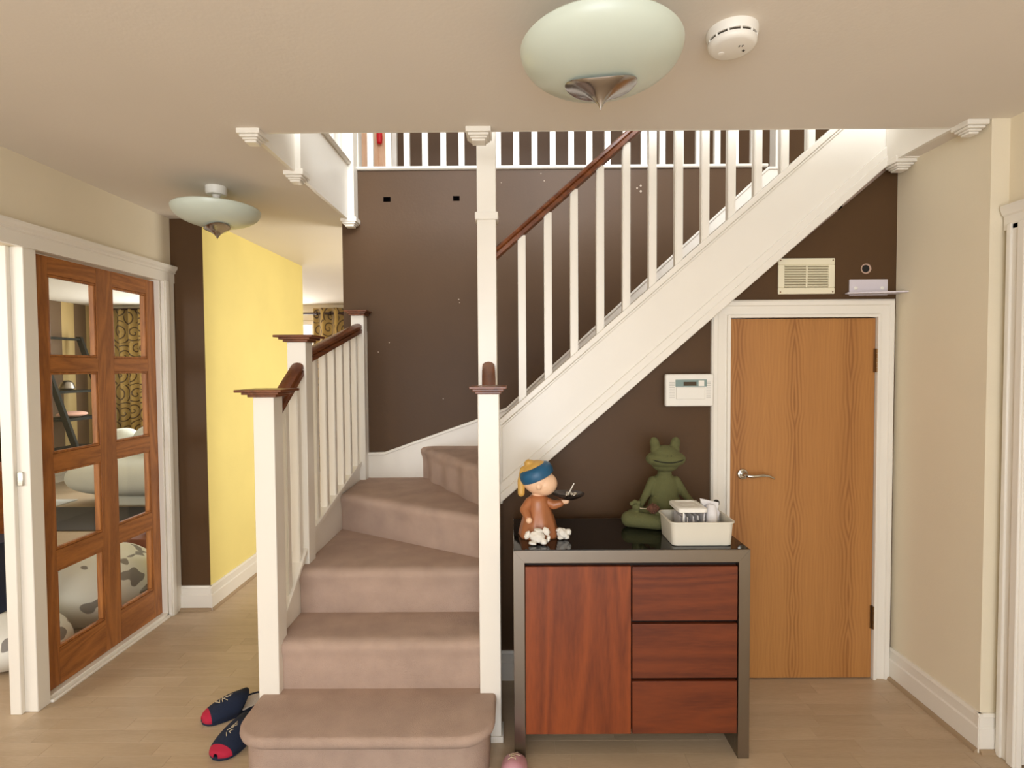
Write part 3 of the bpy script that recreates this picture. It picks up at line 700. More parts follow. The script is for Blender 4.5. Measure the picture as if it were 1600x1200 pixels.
# ------------------------------------------------------------ wall fittings over the door
V = thing('vent_grille', 'ivory louvred ventilation grille above the cupboard door', 'vent', (1.37, 2.575, 1.83))
x0, x1, z0, z1 = 1.243, 1.508, 1.833, 2.0
q = MB(); fw_ = .03
q.box(x0, x1, 2.566, 2.575, z0, z0+fw_); q.box(x0, x1, 2.566, 2.575, z1-fw_, z1); q.box(x0, x0+fw_, 2.566, 2.575, z0+fw_, z1-fw_); q.box(x1-fw_, x1, 2.566, 2.575, z0+fw_, z1-fw_)
q.box((x0+x1)/2-.004, (x0+x1)/2+.004, 2.5635, 2.57, z0+fw_, z1-fw_)
obj('grille_frame', q, 'ivory', V, bevel=.003)
q = MB(); q.box(x0+fw_, x1-fw_, 2.573, 2.5745, z0+fw_, z1-fw_); obj('backing', q, plain('grille_backing', (150, 136, 104), .8), V)
for k in range(9):
    zc = z0+fw_+.006+k*.0118
    q = MB(); q.prism([(2.563, zc), (2.565, zc-.0015), (2.573, zc+.006), (2.571, zc+.008)], 'x', x0+fw_, x1-fw_); obj('slat', q, 'ivory', V)
for (x, z) in ((x0+.01, z0+.01), (x1-.01, z0+.01), (x0+.01, z1-.01), (x1-.01, z1-.01)):
    q = MB(); q.lathe([(.0035, 0), (.003, .0015)], (x, 2.5662, z), 12, rot=rx); lab(obj('screw', q, 'brass', V), 'dull brass screw')
q = MB(); q.lathe([(.024, 0), (.024, .003), (.021, .004), (.018, .002)], (1.657, 2.575, 1.95), 24, rot=rx)
P_ = tag(obj('pipe_hole', q, plain('plaster_ring', (190, 160, 140), .8), smooth=True, loc=(1.657, 2.575, 1.95)), 'round hole with a plaster rim in the brown wall above the bracket', 'hole')
q = MB(); q.lathe([(.017, 0), (.017, .0045)], (1.654, 2.5748, 1.95), 24, rot=rx); obj('opening', q, 'black', P_)
B_ = thing('wall_bracket', 'white metal shelf bracket screwed up over the cupboard door corner', 'bracket', (1.66, 2.57, 1.82))
q = MB(); q.box(1.578, 1.757, 2.568, 2.575, 1.825, 1.9); obj('back_plate', q, 'lilac', B_, bevel=.002)
q = MB(); q.prism([(1.548, 2.535), (1.56, 2.574), (1.80, 2.574), (1.80, 2.49)], 'z', 1.829, 1.836); obj('shelf_plate', q, 'lilac', B_, bevel=.0015)
for x in (1.607, 1.73):
    q = MB(); q.lathe([(.009, 0), (.007, .004), (.003, .005)], (x, 2.568, 1.858), 16, rot=rx); obj('screw_cap', q, 'plastic', B_, smooth=True)
# alarm keypad
K = thing('alarm_keypad', 'white alarm keypad with a small display, half over the door frame', 'keypad', (.83, 2.55, 1.38))
q = MB(); q.box(.705, .928, 2.523, 2.553, 1.312, 1.462); obj('case', q, 'plastic', K, bevel=.006)
q = MB(); q.box(.75, .895, 2.5205, 2.524, 1.404, 1.436); obj('panel', q, 'grey', K, bevel=.001)
q = MB(); q.box(.787, .846, 2.519, 2.5212, 1.408, 1.426); obj('display', q, plain('amber_display', (62, 44, 24), .2), K)
q = MB(); q.box(.752, .885, 2.517, 2.524, 1.345, 1.4); obj('keypad_flap', q, 'plastic', K, bevel=.002)
q = MB(); q.box(.856, .882, 2.518, 2.521, 1.406, 1.432); obj('button_block', q, 'plastic', K, bevel=.001)
q = MB()
for k in range(10):
    for xx in ((.722, .747), (.893, .914)): q.box(xx[0], xx[1], 2.5222, 2.5235, 1.353+k*.0078, 1.3545+k*.0078)
obj('speaker_slots', q, plain('slot_grey', (170, 166, 156), .6), K)['kind'] = 'stuff'

# ------------------------------------------------------------ ceiling fittings
def bowl_light(cx, cy, label, rot):
    L_ = thing('ceiling_light', label, 'lamp', (cx, cy, CZ), 'frosted bowl ceiling lights')
    q = MB(); q.lathe([(.05, CZ), (.05, CZ-.03), (.044, CZ-.04), (.02, CZ-.042), (.012, CZ-.06), (.012, 2.212)], (cx, cy, 0), 28); obj('ceiling_rose', q, 'plastic', L_, smooth=True)
    q = MB(); Rr = .206; pr = []
    for k in range(13):
        t = k/12; r_ = Rr*math.sin(t*math.pi/2*.985+.02) if t > 0 else .01
        pr.append((r_, 2.219+.088*(1-math.cos(t*math.pi/2))))
    inner = [(max(.006, r_-.004), z+.005) for r_, z in reversed(pr)]
    q.lathe(pr+inner, (cx, cy, 0), 56); obj('glass_bowl', q, 'bowl', L_, smooth=True)
    def wav(r_, z, t):
        k = min(1, max(0, (r_-.012)/.07)); return (r_*(.86+.20*k*math.cos(2*(t+rot))), z+.006*k*k*math.cos(2*(t+rot))+.002*k*math.cos(4*(t+rot)))
    q = MB(); q.lathe([(.0008, 2.158), (.004, 2.164), (.010, 2.173), (.018, 2.181), (.030, 2.189), (.045, 2.196), (.060, 2.202), (.074, 2.208), (.084, 2.213), (.0865, 2.2155), (.083, 2.2175), (.06, 2.213), (.02, 2.211)], (cx, cy, 0), 72, wav=wav); obj('finial', q, 'pewter', L_, smooth=True)
    return L_
bowl_light(.228, 1.418, 'frosted glass bowl light on the ceiling nearest the stairwell edge', .15)
bowl_light(-1.5, 2.78, 'frosted glass bowl light over the passage beside the glazed door', .9)
L_ = thing('smoke_detector', 'round white smoke detector on the ceiling beside the bowl light', 'detector', (.608, 1.53, CZ))
q = MB(); q.lathe([(.068, CZ), (.068, CZ-.012), (.064, CZ-.024)], (.608, 1.53, 0), 40); obj('base', q, 'plastic', L_, smooth=True)
q = MB(); q.lathe([(.060, CZ-.023), (.060, CZ-.031)], (.608, 1.53, 0), 40); obj('sensor_slot', q, plain('slot_dark', (70, 62, 50), .7), L_)
for k in range(12):
    t = k*math.pi/6; q = MB(); cx_, cy_ = .608+.062*math.cos(t), 1.53+.062*math.sin(t); q.tube([(cx_, cy_, CZ-.022), (cx_, cy_, CZ-.032)], .003, 6); obj('slot_rib', q, 'plastic', L_)
q = MB(); q.lathe([(.064, CZ-.031), (.064, CZ-.038), (.060, CZ-.045), (.052, CZ-.0485), (.01, CZ-.05)], (.608, 1.53, 0), 40); cv_ = obj('cover', q, 'plastic', L_, smooth=True)
q = MB(); q.lathe([(.009, CZ-.0475), (.009, CZ-.0505), (.006, CZ-.051)], (.585, 1.55, 0), 16); obj('test_button', q, 'plastic', cv_, smooth=True)
q = MB()
for (dx, dy) in ((.03, .0), (.034, .002), (.012, -.02), (.02, -.022)): q.box(.608+dx, .6105+dx, 1.53+dy, 1.537+dy, CZ-.0505, CZ-.046)
obj('vents', q, 'black', cv_)

# ------------------------------------------------------------ sideboard
SB = thing('sideboard', 'cherry sideboard with brushed steel surround and black glass top', 'cabinet', (.44, 2.2, 0))
YF, YB, TZ = 2.033, 2.47, .806; fx0, fx1 = -.006, .889; t = .043
q = MB(); q.prism([(fx0, 0), (fx0+t, 0), (fx0+t, TZ-t-.005), (fx1-t, TZ-t-.005), (fx1-t, 0), (fx1, 0), (fx1, TZ), (fx0, TZ)], 'y', YF, YF+.03)
q.box(fx0, fx0+t, YF+.03, YB, 0, TZ-.004); q.box(fx1-t, fx1, YF+.03, YB, 0, TZ-.004); q.box(fx0+t, fx1-t, YF+.03, YB, TZ-t, TZ-.004)
q.box(fx0, fx1, YB-.01, YB, TZ-.01, TZ)
FR = obj('steel_surround', q, 'steel', SB, bevel=.0015)
for sx, ox in ((1, fx0), (-1, fx1)):
    q = MB(); q.prism([(ox, TZ), (ox+sx*.0014, TZ), (ox+sx*(t+.0010), TZ-t-.005), (ox+sx*t, TZ-t-.005+.001)], 'y', YF-.0004, YF+.001)
    obj('mitre_joint', q, 'mitre', FR)
q = MB(); q.box(fx0+.002, fx1-.002, YF+.006, YB-.01, TZ-.006, TZ+.0015); lab(obj('glass_top', q, 'blackglass', SB, bevel=.001), 'glossy black glass top')
bx0, bx1 = fx0+t+.001, fx1-t-.001
q = MB(); q.box(bx0, bx1, YF+.03, YB-.02, .097, TZ-t-.001); obj('carcass', q, 'dark', SB)
q = MB(); q.box(bx0+.001, .440, YF+.006, YF+.026, .094, .742); lab(obj('door', q, 'cherryz', SB, bevel=.0012), 'left cupboard door with upright grain')
for (za_, zb_) in ((.533, .740), (.311, .520), (.094, .298)):
    q = MB(); q.box(.4455, bx1-.001, YF+.006, YF+.026, za_, zb_); obj('drawer', q, 'cherryx', SB, bevel=.0012)
ZT = TZ+.0015

# ------------------------------------------------------------ things on the sideboard
# frog statue
fx, fy = .665, 2.39
F_ = thing('frog_statue', 'olive stone frog statue sitting cross-legged in meditation', 'statue', (fx, fy, ZT))
q = MB()
q.ell((fx, fy, ZT+.075), (.075, .06, .075)); q.ell((fx, fy+.005, ZT+.13), (.062, .05, .075)); q.ell((fx, fy+.01, ZT+.175), (.055, .042, .045))
q.ell((fx, fy+.005, ZT+.215), (.032, .03, .03))
q.limb([(fx-.05, fy+.01, ZT+.182), (fx-.09, fy-.01, ZT+.12), (fx-.128, fy-.05, ZT+.075)], [.024, .017, .013])
q.limb([(fx+.05, fy+.01, ZT+.182), (fx+.09, fy-.01, ZT+.12), (fx+.128, fy-.05, ZT+.075)], [.024, .017, .013])
for s in (-1, 1):
    q.limb([(fx+s*.05, fy, ZT+.04), (fx+s*.15, fy-.05, ZT+.04)], [.04, .036])
    q.ell((fx+s*.14, fy-.065, ZT+.088), (.021, .02, .019))
    for k, (dx, dz) in enumerate(((-.012, .018), (.002, .022), (.014, .014))): q.ell((fx+s*(.148+dx*1.2), fy-.082, ZT+.092+dz), (.0095, .009, .011), sub=2)
q.limb([(fx-.17, fy-.06, ZT+.034), (fx-.06, fy-.105, ZT+.032), (fx+.04, fy-.1, ZT+.028)], [.036, .033, .026])
q.limb([(fx+.17, fy-.06, ZT+.034), (fx+.08, fy-.10, ZT+.034)], [.036, .03])
q.limb([(fx+.06, fy-.09, ZT+.058), (fx-.035, fy-.1, ZT+.066), (fx-.06, fy-.09, ZT+.068)], [.02, .017, .012])
q.ell((fx, fy-.03, ZT+.022), (.17, .10, .022))
obj('body', q, 'frog', F_, remesh=.004)
q = MB()
q.ell((fx, fy-.01, ZT+.285), (.088, .062, .040)); q.ell((fx, fy-.006, ZT+.302), (.062, .052, .044)); q.ell((fx, fy-.005, ZT+.258), (.058, .045, .032))
for s in (-1, 1):
    q.ell((fx+s*.045, fy, ZT+.35), (.0215, .022, .031), (0, s*12, 0)); q.ell((fx+s*.04, fy, ZT+.325), (.024, .026, .022))
HH = obj('head', q, 'frog', F_, remesh=.0035)
q = MB(); pts = [(fx-.068+.136*k/14, fy-.01-.066*math.sqrt(max(.02, 1-((-.068+.136*k/14)/.09)**2)), ZT+.279+.010*(abs(k-7)/7)**2-.001) for k in range(15)]
q.tube(pts, [.0006]+[.0022]*13+[.0006], 8); lab(obj('mouth', q, 'frogdark', HH), 'dark wide smiling mouth line')
for s in (-1, 1):
    q = MB(); q.ell((fx+s*.009+.002, fy-.062, ZT+.305), (.0022, .0022, .0022), sub=2); obj('nostril', q, 'frogdark', HH)
# pine cone on a stick across the frog's lap
q = MB(); c0 = Vector((fx-.082, fy-.118, ZT+.094)); q.ell(c0, (.024, .017, .017), (0, 8, 0))
for k in range(46):
    u = (k+.5)/46; th = k*2.4; xx = -.025+.05*u; rr_ = .019*math.sin(math.pi*min(.97, max(.06, u)))
    p = c0+Vector((xx, rr_*math.cos(th), rr_*math.sin(th))); q.ell(p, (.0035, .006, .006), (0, 0, 0), sub=1)
PC = obj('pine_cone', q, 'cone', loc=tuple(c0)); tag(PC, 'small brown pine cone lying in the lap of the frog statue', 'cone')
q = MB(); q.tube([(fx-.135, fy-.105, ZT+.092), tuple(c0-Vector((.02, 0, .002)))], .0012, 6); obj('stalk', q, 'thread', PC)

# girl figurine (plain ceramic ornament)
gx, gy = .098, 2.215
G = thing('figurine', 'ceramic girl figurine in a brown dress and blue headband holding up a dish', 'figurine', (gx, gy, ZT))
q = MB()
def skirtw(r_, z, t): return (r_*(1+.05*math.sin(9*t)*max(0, (1-(z-ZT)/.14))), z)
q.lathe([(.076, ZT), (.080, ZT+.006), (.076, ZT+.03), (.066, ZT+.07), (.054, ZT+.105), (.046, ZT+.125), (.044, ZT+.14), (.042, ZT+.155), (.03, ZT+.168), (.016, ZT+.172)], (gx, gy, 0), 54, wav=skirtw)
obj('dress', q, 'dress', G, smooth=True)
q = MB(); q.limb([(gx-.036, gy-.015, ZT+.145), (gx-.056, gy-.03, ZT+.115), (gx-.044, gy-.06, ZT+.09)], [.019, .021, .015]); obj('sleeve', q, 'dress', G, remesh=.003)
q = MB(); q.limb([(gx+.03, gy-.005, ZT+.145), (gx+.062, gy-.015, ZT+.13), (gx+.088, gy-.02, ZT+.138)], [.018, .020, .016]); obj('sleeve', q, 'dress', G, remesh=.003)
q = MB(); q.ell((gx-.04, gy-.068, ZT+.082), (.013, .013, .013)); obj('hand', q, 'skin', G, smooth=True)
q = MB(); q.ell((gx+.108, gy-.02, ZT+.147), (.018, .013, .013)); q.ell((gx+.118, gy-.028, ZT+.155), (.008, .006, .006)); obj('hand', q, 'skin', G, remesh=.002)
q = MB(); q.ell((gx-.0, gy, ZT+.228), (.069, .060, .057), (0, 18, 0)); q.ell((gx+.024, gy-.008, ZT+.216), (.054, .050, .049)); q.lathe([(.026, ZT+.16), (.024, ZT+.19)], (gx, gy, 0), 20); q.ell((gx+.0, gy-.058, ZT+.215), (.011, .007, .014)); q.ell((gx+.062, gy-.034, ZT+.236), (.004, .004, .004), sub=2)
HG = obj('head', q, 'skin', G, remesh=.003)
q = MB()
rotb = Matrix.Rotation(R(-24), 3, 'Y')
q.lathe([(.054, -.024), (.069, -.017), (.0725, .0), (.069, .017), (.061, .028), (.052, .032)], (gx-.008, gy, ZT+.256), 40, rot=rotb); obj('headband', q, 'blue', G, smooth=True)
q = MB(); q.ell((gx-.012, gy, ZT+.262), (.061, .054, .047), (0, -24, 0)); q.ell((gx-.034, gy-.002, ZT+.298), (.024, .022, .016)); q.ell((gx-.04, gy-.006, ZT+.304), (.012, .018, .012))
q.limb([(gx-.058, gy-.0, ZT+.27), (gx-.069, gy-.004, ZT+.225), (gx-.070, gy-.01, ZT+.178)], [.018, .017, .015]); obj('hair', q, 'mustard', G, remesh=.003)
q = MB(); dc = (gx+.118, gy-.022, 0)
q.lathe([(.02, ZT+.160), (.045, ZT+.162), (.066, ZT+.175), (.068, ZT+.178), (.064, ZT+.177), (.044, ZT+.167), (.01, ZT+.166)], dc, 40); lab(obj('dish', q, plain('dark_bronze_dish', (58, 46, 40), .2, .6), G, smooth=True), 'dark shiny dish')
q = MB(); random.seed(3)
for k in range(9):
    a = random.uniform(0, 6.28); r_ = random.uniform(0, .035); q.ell((dc[0]+r_*math.cos(a), dc[1]+r_*math.sin(a), ZT+.176), (.012, .006, .006), (random.uniform(-30, 30), random.uniform(-40, 40), random.uniform(0, 180)), sub=2)
tag(obj('key_bunch', q, 'chrome', smooth=True, loc=(dc[0], dc[1], ZT+.17)), 'jumble of small metal keys lying in the figurine dish', 'keys')
q = MB(); q.tube([(dc[0]+.002, dc[1]-.01, ZT+.178), (dc[0]+.025, dc[1]-.012, ZT+.222)], [.0028, .0022], 8); q.ell((dc[0]+.0, dc[1]-.01, ZT+.176), (.007, .005, .003), sub=2)
tag(obj('teaspoon', q, 'pale', loc=(dc[0], dc[1], ZT+.17)), 'short white spoon standing out of the dish', 'spoon')

# crumpled white ornaments
def lump(cx, cy, r_, seed, label, parts):
    random.seed(seed); q = MB()
    T_ = thing('white_ornament', label, 'ornament', (cx, cy, ZT))
    q.ell((cx, cy, ZT+r_*.72), (r_*.8, r_*.62, r_*.6), (0, 20, 10), sub=2)
    for v in q.bm.verts: v.co += Vector([random.uniform(-1, 1)*r_*.07 for _ in range(3)])
    obj('body', q, 'pale', T_, bevel=.001, seg=1)
    for (dx, dy, dz, sx, sy, sz, ry) in parts:
        q = MB(); q.ell((0, 0, 0), (sx*r_*1.25, sy*r_*1.25, sz*r_*1.25), sub=1)
        for v in q.bm.verts: v.co *= random.uniform(.82, 1.1)
        m_ = Matrix.Rotation(R(ry), 3, 'Y') @ Matrix.Rotation(R(ry*.6), 3, 'Z')
        for v in q.bm.verts: v.co = m_ @ v.co+Vector((cx+dx*r_, cy+dy*r_, ZT+dz*r_))
        obj('limb', q, 'pale', T_, bevel=.0015)
lump(.088, 2.105, .040, 5, 'crumpled white ornament with stubby arms, in front of the figurine',
     [(-.95, 0, .9, .25, .3, .4, 20), (.9, .1, 1.2, .3, .28, .42, -25), (-.45, -.35, .22, .38, .3, .2, 5), (.62, -.3, .32, .3, .3, .3, -8), (.2, .1, 1.35, .45, .35, .16, 10), (1.1, .0, .55, .18, .3, .35, 15)])
lump(.192, 2.165, .033, 9, 'smaller crumpled white ornament, to the right of the other',
     [(-.5, 0, 1.2, .35, .35, .2, -25), (.75, .0, .9, .35, .3, .4, 20), (-.3, -.3, .25, .4, .3, .22, 0), (.5, -.2, .3, .3, .3, .25, -20)])

# basket
BK = thing('storage_basket', 'pale grey plastic storage basket on the right end of the sideboard', 'basket', (.722, 2.165, ZT))
def rrect(x0, x1, y0, y1, r_, n_=5):
    pts = []
    for (cx, cy, a0) in ((x1-r_, y1-r_, 0), (x0+r_, y1-r_, 90), (x0+r_, y0+r_, 180), (x1-r_, y0+r_, 270)):
        for k in range(n_+1):
            a = R(a0+90*k/n_); pts.append((cx+r_*math.cos(a), cy+r_*math.sin(a)))
    return pts
def loft(q, loops, capa=True, capb=True):
    vs_ = [[q.bm.verts.new(p) for p in l] for l in loops]
    n_ = len(vs_[0])
    for a, c in zip(vs_, vs_[1:]):
        for i in range(n_): q.bm.faces.new((a[i], a[(i+1) % n_], c[(i+1) % n_], c[i]))
    if capa: q.bm.faces.new(vs_[0])
    if capb: q.bm.faces.new(vs_[-1])
q = MB(); bz = ZT
L0 = lambda d, z: [(x, y, z) for x, y in rrect(.597-d, .846+d, 2.062-d, 2.25+d, .028+max(-.01, d))]
loft(q, [L0(-.013, bz), L0(-.010, bz+.003), L0(-.003, bz+.088), L0(.003, bz+.089), L0(.003, bz+.094), L0(-.005, bz+.094), L0(-.008, bz+.086), L0(-.014, bz+.006)])
obj('basket_body', q, 'basket', BK, smooth=True)
# tub with lid
TB = thing('plastic_tub', 'clear plastic tub of papers with a white lid inside the basket', 'tub', (.695, 2.18, ZT+.008))
L1 = lambda d, z: [(x, y, z) for x, y in rrect(.641-d, .750+d, 2.102-d, 2.236+d, .014)]
q = MB(); loft(q, [L1(-.006, bz+.008), L1(-.002, bz+.125), L1(-.004, bz+.125), L1(-.008, bz+.011)]); obj('tub_body', q, 'clear', TB, smooth=True)
q = MB(); loft(q, [L1(.002, bz+.122), L1(.003, bz+.135), L1(-.002, bz+.139), L1(-.012, bz+.139), L1(-.014, bz+.136)]); LD = obj('lid', q, 'plastic', TB, smooth=True)
q = MB(); q.box(.67, .72, 2.16, 2.2, bz+.136, bz+.1375); obj('lid_emboss', q, 'plastic', LD, bevel=.001)
q = MB(); q.box(.655, .66, 2.1, 2.106, bz+.085, bz+.132); obj('lid_clip', q, 'plastic', TB, bevel=.001)
random.seed(11)
for k in range(9):
    q = MB(); x = .655+k*.0098; q.box(x, x+.004, 2.115, 2.222, bz+.013, bz+.085+random.uniform(0, .03))
    o = obj('folded_note', q, 'paper' if k % 3 else 'greypaper', bevel=0, loc=(x, 2.18, bz+.013)); o.rotation_euler = (0, R(random.uniform(-5, 5)), 0)
    tag(o, 'folded paper note standing inside the clear tub', 'paper', 'folded notes in the clear tub')
# white sachet and roll
def crumple(q, loc, dim, seed, amp):
    q.ell(loc, dim, sub=4)
    for v in q.bm.verts:
        n_ = noise.noise_vector(v.co*38+Vector((seed, 0, 0))); v.co += n_*amp
q = MB(); crumple(q, (.79, 2.19, bz+.085), (.036, .025, .05), 3, .012)
tag(obj('plastic_sachet', q, 'greypaper', loc=(.79, 2.2, bz+.03)), 'crumpled white and grey sachet standing behind the tub in the basket', 'packet')
q = MB(); q.tube([(.775, 2.12, bz+.03), (.785, 2.155, bz+.105), (.79, 2.17, bz+.128)], [.022, .022, .018], 20); tag(obj('tissue_roll', q, 'paper', smooth=True, loc=(.78, 2.14, bz+.02)), 'white cylindrical tissue roll leaning in the basket beside the tub', 'roll')
q = MB(); q.prism([(.752, bz+.155), (.762, bz+.128), (.825, bz+.112), (.828, bz+.138)], 'y', 2.19, 2.196); q.prism([(.755, bz+.150), (.762, bz+.10), (.80, bz+.09), (.822, bz+.12)], 'y', 2.196, 2.20)
tag(obj('folded_leaflet', q, 'paper', loc=(.79, 2.19, bz+.1)), 'folded white leaflet sticking up from the back of the basket', 'leaflet')
q = MB(); q.lathe([(.009, bz+.115), (.012, bz+.122), (.012, bz+.132), (.006, bz+.138)], (.835, 2.235, 0), 16); q.lathe([(.007, bz+.01), (.008, bz+.116)], (.835, 2.235, 0), 12)
tag(obj('black_cap_pen', q, 'black', smooth=True, loc=(.835, 2.235, bz+.01)), 'thin black capped marker standing in the right corner of the basket', 'pen')

# ------------------------------------------------------------ slippers
def slipper(tip, heel, w, label, mats, group=None, emb=True):
    """mule slipper on the floor: tip and heel in plan"""
    tip, heel = Vector(tip), Vector(heel); Ln = (tip-heel).length; ang = math.atan2(tip.y-heel.y, tip.x-heel.x)
    base = Vector((*heel, 0)); T_ = thing('slipper', label, 'slipper', tuple(base), group)
    rot = Matrix.Rotation(ang, 3, 'Z')
    def half(u): return w*.5*max(.0, 1-abs(2*u-1)**6.5)**.5*(.80+.22*math.sin(u*2.5))
    def mk(q, name, mat, **k):
        for v in q.bm.verts: v.co = rot @ v.co+base
        return obj(name, q, mat, T_, **k)
    K_ = 20; us = [.005+.99*i/K_ for i in range(K_+1)]
    outline = [(u*Ln, half(u)) for u in us]+[(u*Ln, -half(u)) for u in reversed(us)]
    q = MB(); q.prism(outline, 'z', 0, .014); mk(q, 'sole', mats[0], bevel=.004)
    q = MB(); q.prism([(x*.88+.02*Ln, y*.84) for x, y in outline], 'z', .0145, .022); mk(q, 'insole', mats[2], bevel=.003)
    # upper: vault from u=.42 to .99
    q = MB(); rows = []; A_ = 14
    for i in range(15):
        u = .50+.498*i/14; hh = .062*(1-.0*u)*(math.sin(min(1, (1-u)/.6+.08)*math.pi/2)**.8)+.006; hw = half(u)+.003
        rows.append([Vector((u*Ln-(.05*math.sin(math.pi*j/A_) if i == 0 else 0), hw*math.cos(math.pi*j/A_), .012+hh*math.sin(math.pi*j/A_)**.8)) for j in range(A_+1)])
    vv = [[q.bm.verts.new(p) for p in r_] for r_ in rows]
    for i, (a, c) in enumerate(zip(vv, vv[1:])):
        for j in range(A_): q.bm.faces.new((a[j], a[j+1], c[j+1], c[j])).material_index = 1 if i >= 11 else 0
    up = mk(q, 'upper', [mats[0], mats[1]], smooth=True)
    sd_ = up.modifiers.new('thick', 'SOLIDIFY'); sd_.thickness = .004; sd_.offset = -1
    # raised edge at the back
    q = MB(); q.tube([(u*Ln, half(u)+.001, .018) for u in us[:9]][::-1]+[(0.0, 0, .02)]+[(u*Ln, -half(u)-.001, .018) for u in us[:9]], .006, 8); mk(q, 'rim', mats[0], smooth=True)
    if emb:
        q = MB(); random.seed(int(Ln*1e4))
        for k in range(7):
            u = .58+.03*k; z_ = .014+.062*(math.sin(min(1, (1-u)/.6+.08)*math.pi/2)**.8)+.006
            a_ = random.uniform(0, 6.28); l_ = random.uniform(.008, .018); cx_ = u*Ln; cy_ = random.uniform(-.008, .008)
            q.tube([(cx_-l_*math.cos(a_), cy_-l_*math.sin(a_), z_-.002), (cx_+.002, cy_+.002, z_+.0015), (cx_+l_*math.cos(a_), cy_+l_*math.sin(a_), z_-.003)], .0013, 6)
        mk(q, 'embroidery', 'thread')
    return T_
slipper((-1.33, 2.25), (-1.12, 2.43), .112, 'navy felt slipper with a crimson toe, the farther one beside the stairs', ('navy', 'red', 'fleece'))
slipper((-1.15, 2.03), (-1.085, 2.29), .115, 'navy felt slipper with a crimson toe, the nearer one touching the bottom step', ('navy', 'red', 'fleece'))
slipper((.0, 2.03), (-.022, 1.80), .09, 'pink shiny slipper at the foot of the right-hand newel post', ('pink', 'pale', 'fleece'))

# ------------------------------------------------------------ living room seen through the glazed door
def curtain(name, x0, x1, y, z0, z1, mat, label, folds=7, axis='x'):
    q = MB(); K_ = 60; cols = []
    uvl = q.bm.loops.layers.uv.new('UVMap'); us = []
    s = 0; last = None
    for i in range(K_+1):
        t = i/K_; d = .045*math.sin(t*folds*2*math.pi)
        p = (x0+(x1-x0)*t, y+d) if axis == 'x' else (y+d, x0+(x1-x0)*t)
        if last: s += math.hypot(p[0]-last[0], p[1]-last[1])
        last = p; us.append(s); cols.append([q.bm.verts.new((p[0], p[1], z)) for z in (z0, z1)])
    for i, (a, c) in enumerate(zip(cols, cols[1:])):
        f = q.bm.faces.new((a[0], c[0], c[1], a[1]))
        for lp, uv in zip(f.loops, ((us[i], z0), (us[i+1], z0), (us[i+1], z1), (us[i], z1))): lp[uvl].uv = uv
    o = obj(name, q, mat, smooth=True, loc=(x0, y, z0) if axis == 'x' else (y, x0, z0))
    sd_ = o.modifiers.new('thick', 'SOLIDIFY'); sd_.thickness = .004
    return tag(o, label, 'curtain')
curtain('curtain', -6.0, -5.3, 7.8, .004, 2.36, 'curtain', 'gold swirl-patterned curtain seen through the right-hand panes of the glazed door', 5)
curtain('curtain', -2.86, -2.1, 7.8, .004, 2.36, 'curtain', 'gold swirl-patterned curtain beside the far window, above the newel posts', 4)
curtain('curtain', 6.35, 6.75, -5.95, .004, 2.3, 'creamcloth', 'plain cream curtain on the striped wall seen through the left-hand panes', 4, axis='y')
PO = thing('curtain_pole', 'dark bronze curtain pole over the far window', 'pole', (-2.9, 7.78, 2.28))
q = MB(); q.tube([(-4.2, 7.78, 2.28), (-2.0, 7.78, 2.28)], .014, 10); obj('rod', q, 'pole', PO)
for k in range(4):
    q = MB(); q.lathe([(.03, -.006), (.034, 0), (.03, .006)], (-2.8+.19*k, 7.78, 2.28), 16, rot=Matrix.Rotation(R(90), 3, 'Y')); obj('ring', q, 'pole', PO)
PO = thing('curtain_pole', 'dark bronze curtain pole in the living room corner', 'pole', (-5.6, 7.78, 2.3))
q = MB(); q.tube([(-6.05, 7.78, 2.36), (-4.2, 7.78, 2.36)], .014, 10); obj('rod', q, 'pole', PO)
# ladder shelf
LSH = thing('ladder_shelf', 'dark leaning ladder shelf against the striped wall', 'shelf', (-5.8, 6.9, 0))
for y_ in (6.75, 7.45):
    q = MB(); q.prism([(-5.35, 0), (-5.28, 0), (-5.93, 1.95), (-6.0, 1.95)], 'y', y_, y_+.04); obj('side_rail', q, 'matteblack', LSH)
for z_ in (.45, .85, 1.2, 1.55, 1.9):
    xf = -5.3-(z_/1.95)*.65; q = MB(); q.box(-6.02, xf, 6.79, 7.45, z_, z_+.03); obj('shelf_board', q, 'matteblack', LSH, bevel=.002)
q = MB(); q.lathe([(.05, 1.231), (.09, 1.26), (.07, 1.33), (.03, 1.36)], (-5.85, 7.1, 0), 20); tag(obj('shelf_ornament', q, 'steel', smooth=True, loc=(-5.85, 7.1, 1.23)), 'silver round ornament on the ladder shelf', 'ornament')
q = MB(); q.ell((-5.75, 7.05, .923), (.14, .2, .04)); tag(obj('cushion', q, plain('pink_cloth', (196, 150, 130), .9), smooth=True, loc=(-5.75, 7.05, .882)), 'folded pinkish cloth on the middle board of the ladder shelf', 'cloth')
# sofa
SO = thing('sofa', 'white boucle rounded sofa behind the glazed door', 'sofa', (-4.2, 6.0, 0))
def puff(name, c, d, pw=2.6):
    q = MB(); q.ell(c, (1, 1, 1), sub=4)
    for v in q.bm.verts:
        u = v.co-Vector(c); m_ = (abs(u.x)**pw+abs(u.y)**pw+abs(u.z)**pw)**(1/pw); v.co = Vector(c)+Vector((u.x/m_*d[0], u.y/m_*d[1], u.z/m_*d[2]))
    return q
obj('seat', puff('s', (-4.1, 6.15, .30), (.92, .42, .21)), 'sofa', SO, smooth=True)
for x, w_ in ((-4.66, .16), (-4.18, .34), (-3.5, .34)): obj('back_cushion', puff('s', (x, 6.45, .60), (w_, .18, .26 if w_ > .2 else .2)), 'sofa', SO, smooth=True)
q = MB(); q.box(-4.5, -3.2, 5.9, 6.4, 0, .12); obj('plinth', q, 'sofa', SO, bevel=.03)
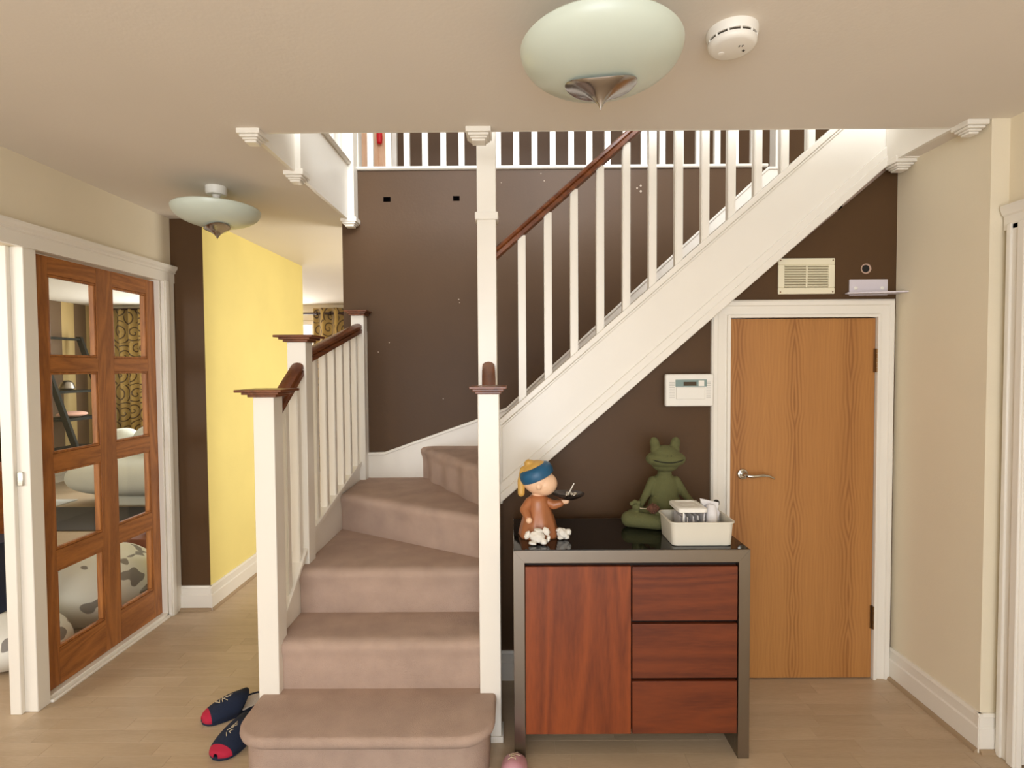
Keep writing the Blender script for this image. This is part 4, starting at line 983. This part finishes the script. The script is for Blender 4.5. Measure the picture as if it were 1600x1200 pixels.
q = MB(); q.box(-5.0, -3.0, 5.0, 5.85, .0, .012); tag(obj('rug', q, 'rugdark', bevel=.004, loc=(-4.0, 5.4, 0)), 'charcoal rug in front of the white sofa', 'rug')
q = MB(); q.box(-5.75, -5.02, 5.1, 6.2, .0, .013); tag(obj('rug', q, 'rugpale', bevel=.004, loc=(-5.2, 5.8, 0)), 'pale grey rug beside the charcoal one', 'rug')
# beanbag
q = MB(); q.ell((-2.58, 3.34, .17), (.30, .38, .215), (0, 0, -12), sub=5)
for v in q.bm.verts:
    v.co += noise.noise_vector(v.co*4)*.035
    if v.co.z < .02: v.co.z = .004
tag(obj('beanbag', q, 'cow', smooth=True, loc=(-2.58, 3.34, 0)), 'white fleece beanbag with grey spots behind the lower panes', 'beanbag')
q = MB(); crumple(q, (-3.12, 3.95, .095), (.10, .08, .085), 2, .02); tag(obj('yellow_cloth', q, 'amber', smooth=True, loc=(-3.12, 3.95, 0)), 'crumpled yellow cloth showing above the beanbag', 'cloth')
q = MB(); q.box(-3.34, -3.06, 3.58, 3.8, 0, .19); tag(obj('dark_box', q, 'black', bevel=.006, loc=(-3.2, 3.7, 0)), 'black box at the left of the lowest left pane', 'box')
q = MB(); q.box(-2.80, -2.25, 3.80, 4.35, 0, .30); BX = tag(obj('terracotta_box', q, 'cardboard', bevel=.006, loc=(-2.5, 4.0, 0)), 'terracotta-coloured box behind the beanbag, lowest right pane', 'box')
q = MB(); crumple(q, (-2.6, 4.0, .335), (.14, .12, .028), 5, .006); tag(obj('paper_pile', q, 'paper', smooth=True, loc=(-2.6, 4.0, .302)), 'crumpled white papers on top of the terracotta box', 'paper')
# seen through the open side of the screen
CH = thing('chest_of_drawers', 'orange wooden chest of drawers in the living room, at the left edge', 'chest', (-3.35, 3.1, 0))
q = MB(); q.box(-3.9, -3.05, 3.0, 3.45, .05, .88); obj('carcass', q, 'brownbox', CH, bevel=.004)
q = MB(); q.box(-3.93, -3.02, 2.97, 3.48, .88, .91); obj('top', q, 'brownbox', CH, bevel=.006)
for z_ in (.12, .38, .64):
    q = MB(); q.box(-3.87, -3.08, 2.985, 3.0, z_, z_+.23); obj('drawer', q, 'brownbox', CH, bevel=.004)
q = MB(); q.box(-3.20, -2.62, 2.72, 2.9, .26, .62); NB = tag(obj('navy_box', q, plain('navy_card', (16, 30, 58), .5), bevel=.004, loc=(-2.8, 2.8, .26)), 'dark navy box with a small red label behind the white post', 'box')
q = MB(); q.box(-2.74, -2.695, 2.716, 2.7205, .555, .585); obj('label', q, 'red', NB)
q = MB(); q.ell((-2.62, 2.74, .12), (.32, .22, .135), sub=4)
for v in q.bm.verts: v.co += noise.noise_vector(v.co*5)*.02; v.co.z = max(v.co.z, .003)
tag(obj('floor_cushion', q, 'cow', smooth=True, loc=(-2.55, 2.75, 0)), 'grey spotted fleece cushion on the floor at the left edge', 'cushion')
q = MB(); q.box(-4.6, -4.5, 3.3, 4.3, 1.22, 1.235); 
print('planks', npl, 'objects', len(bpy.data.objects))
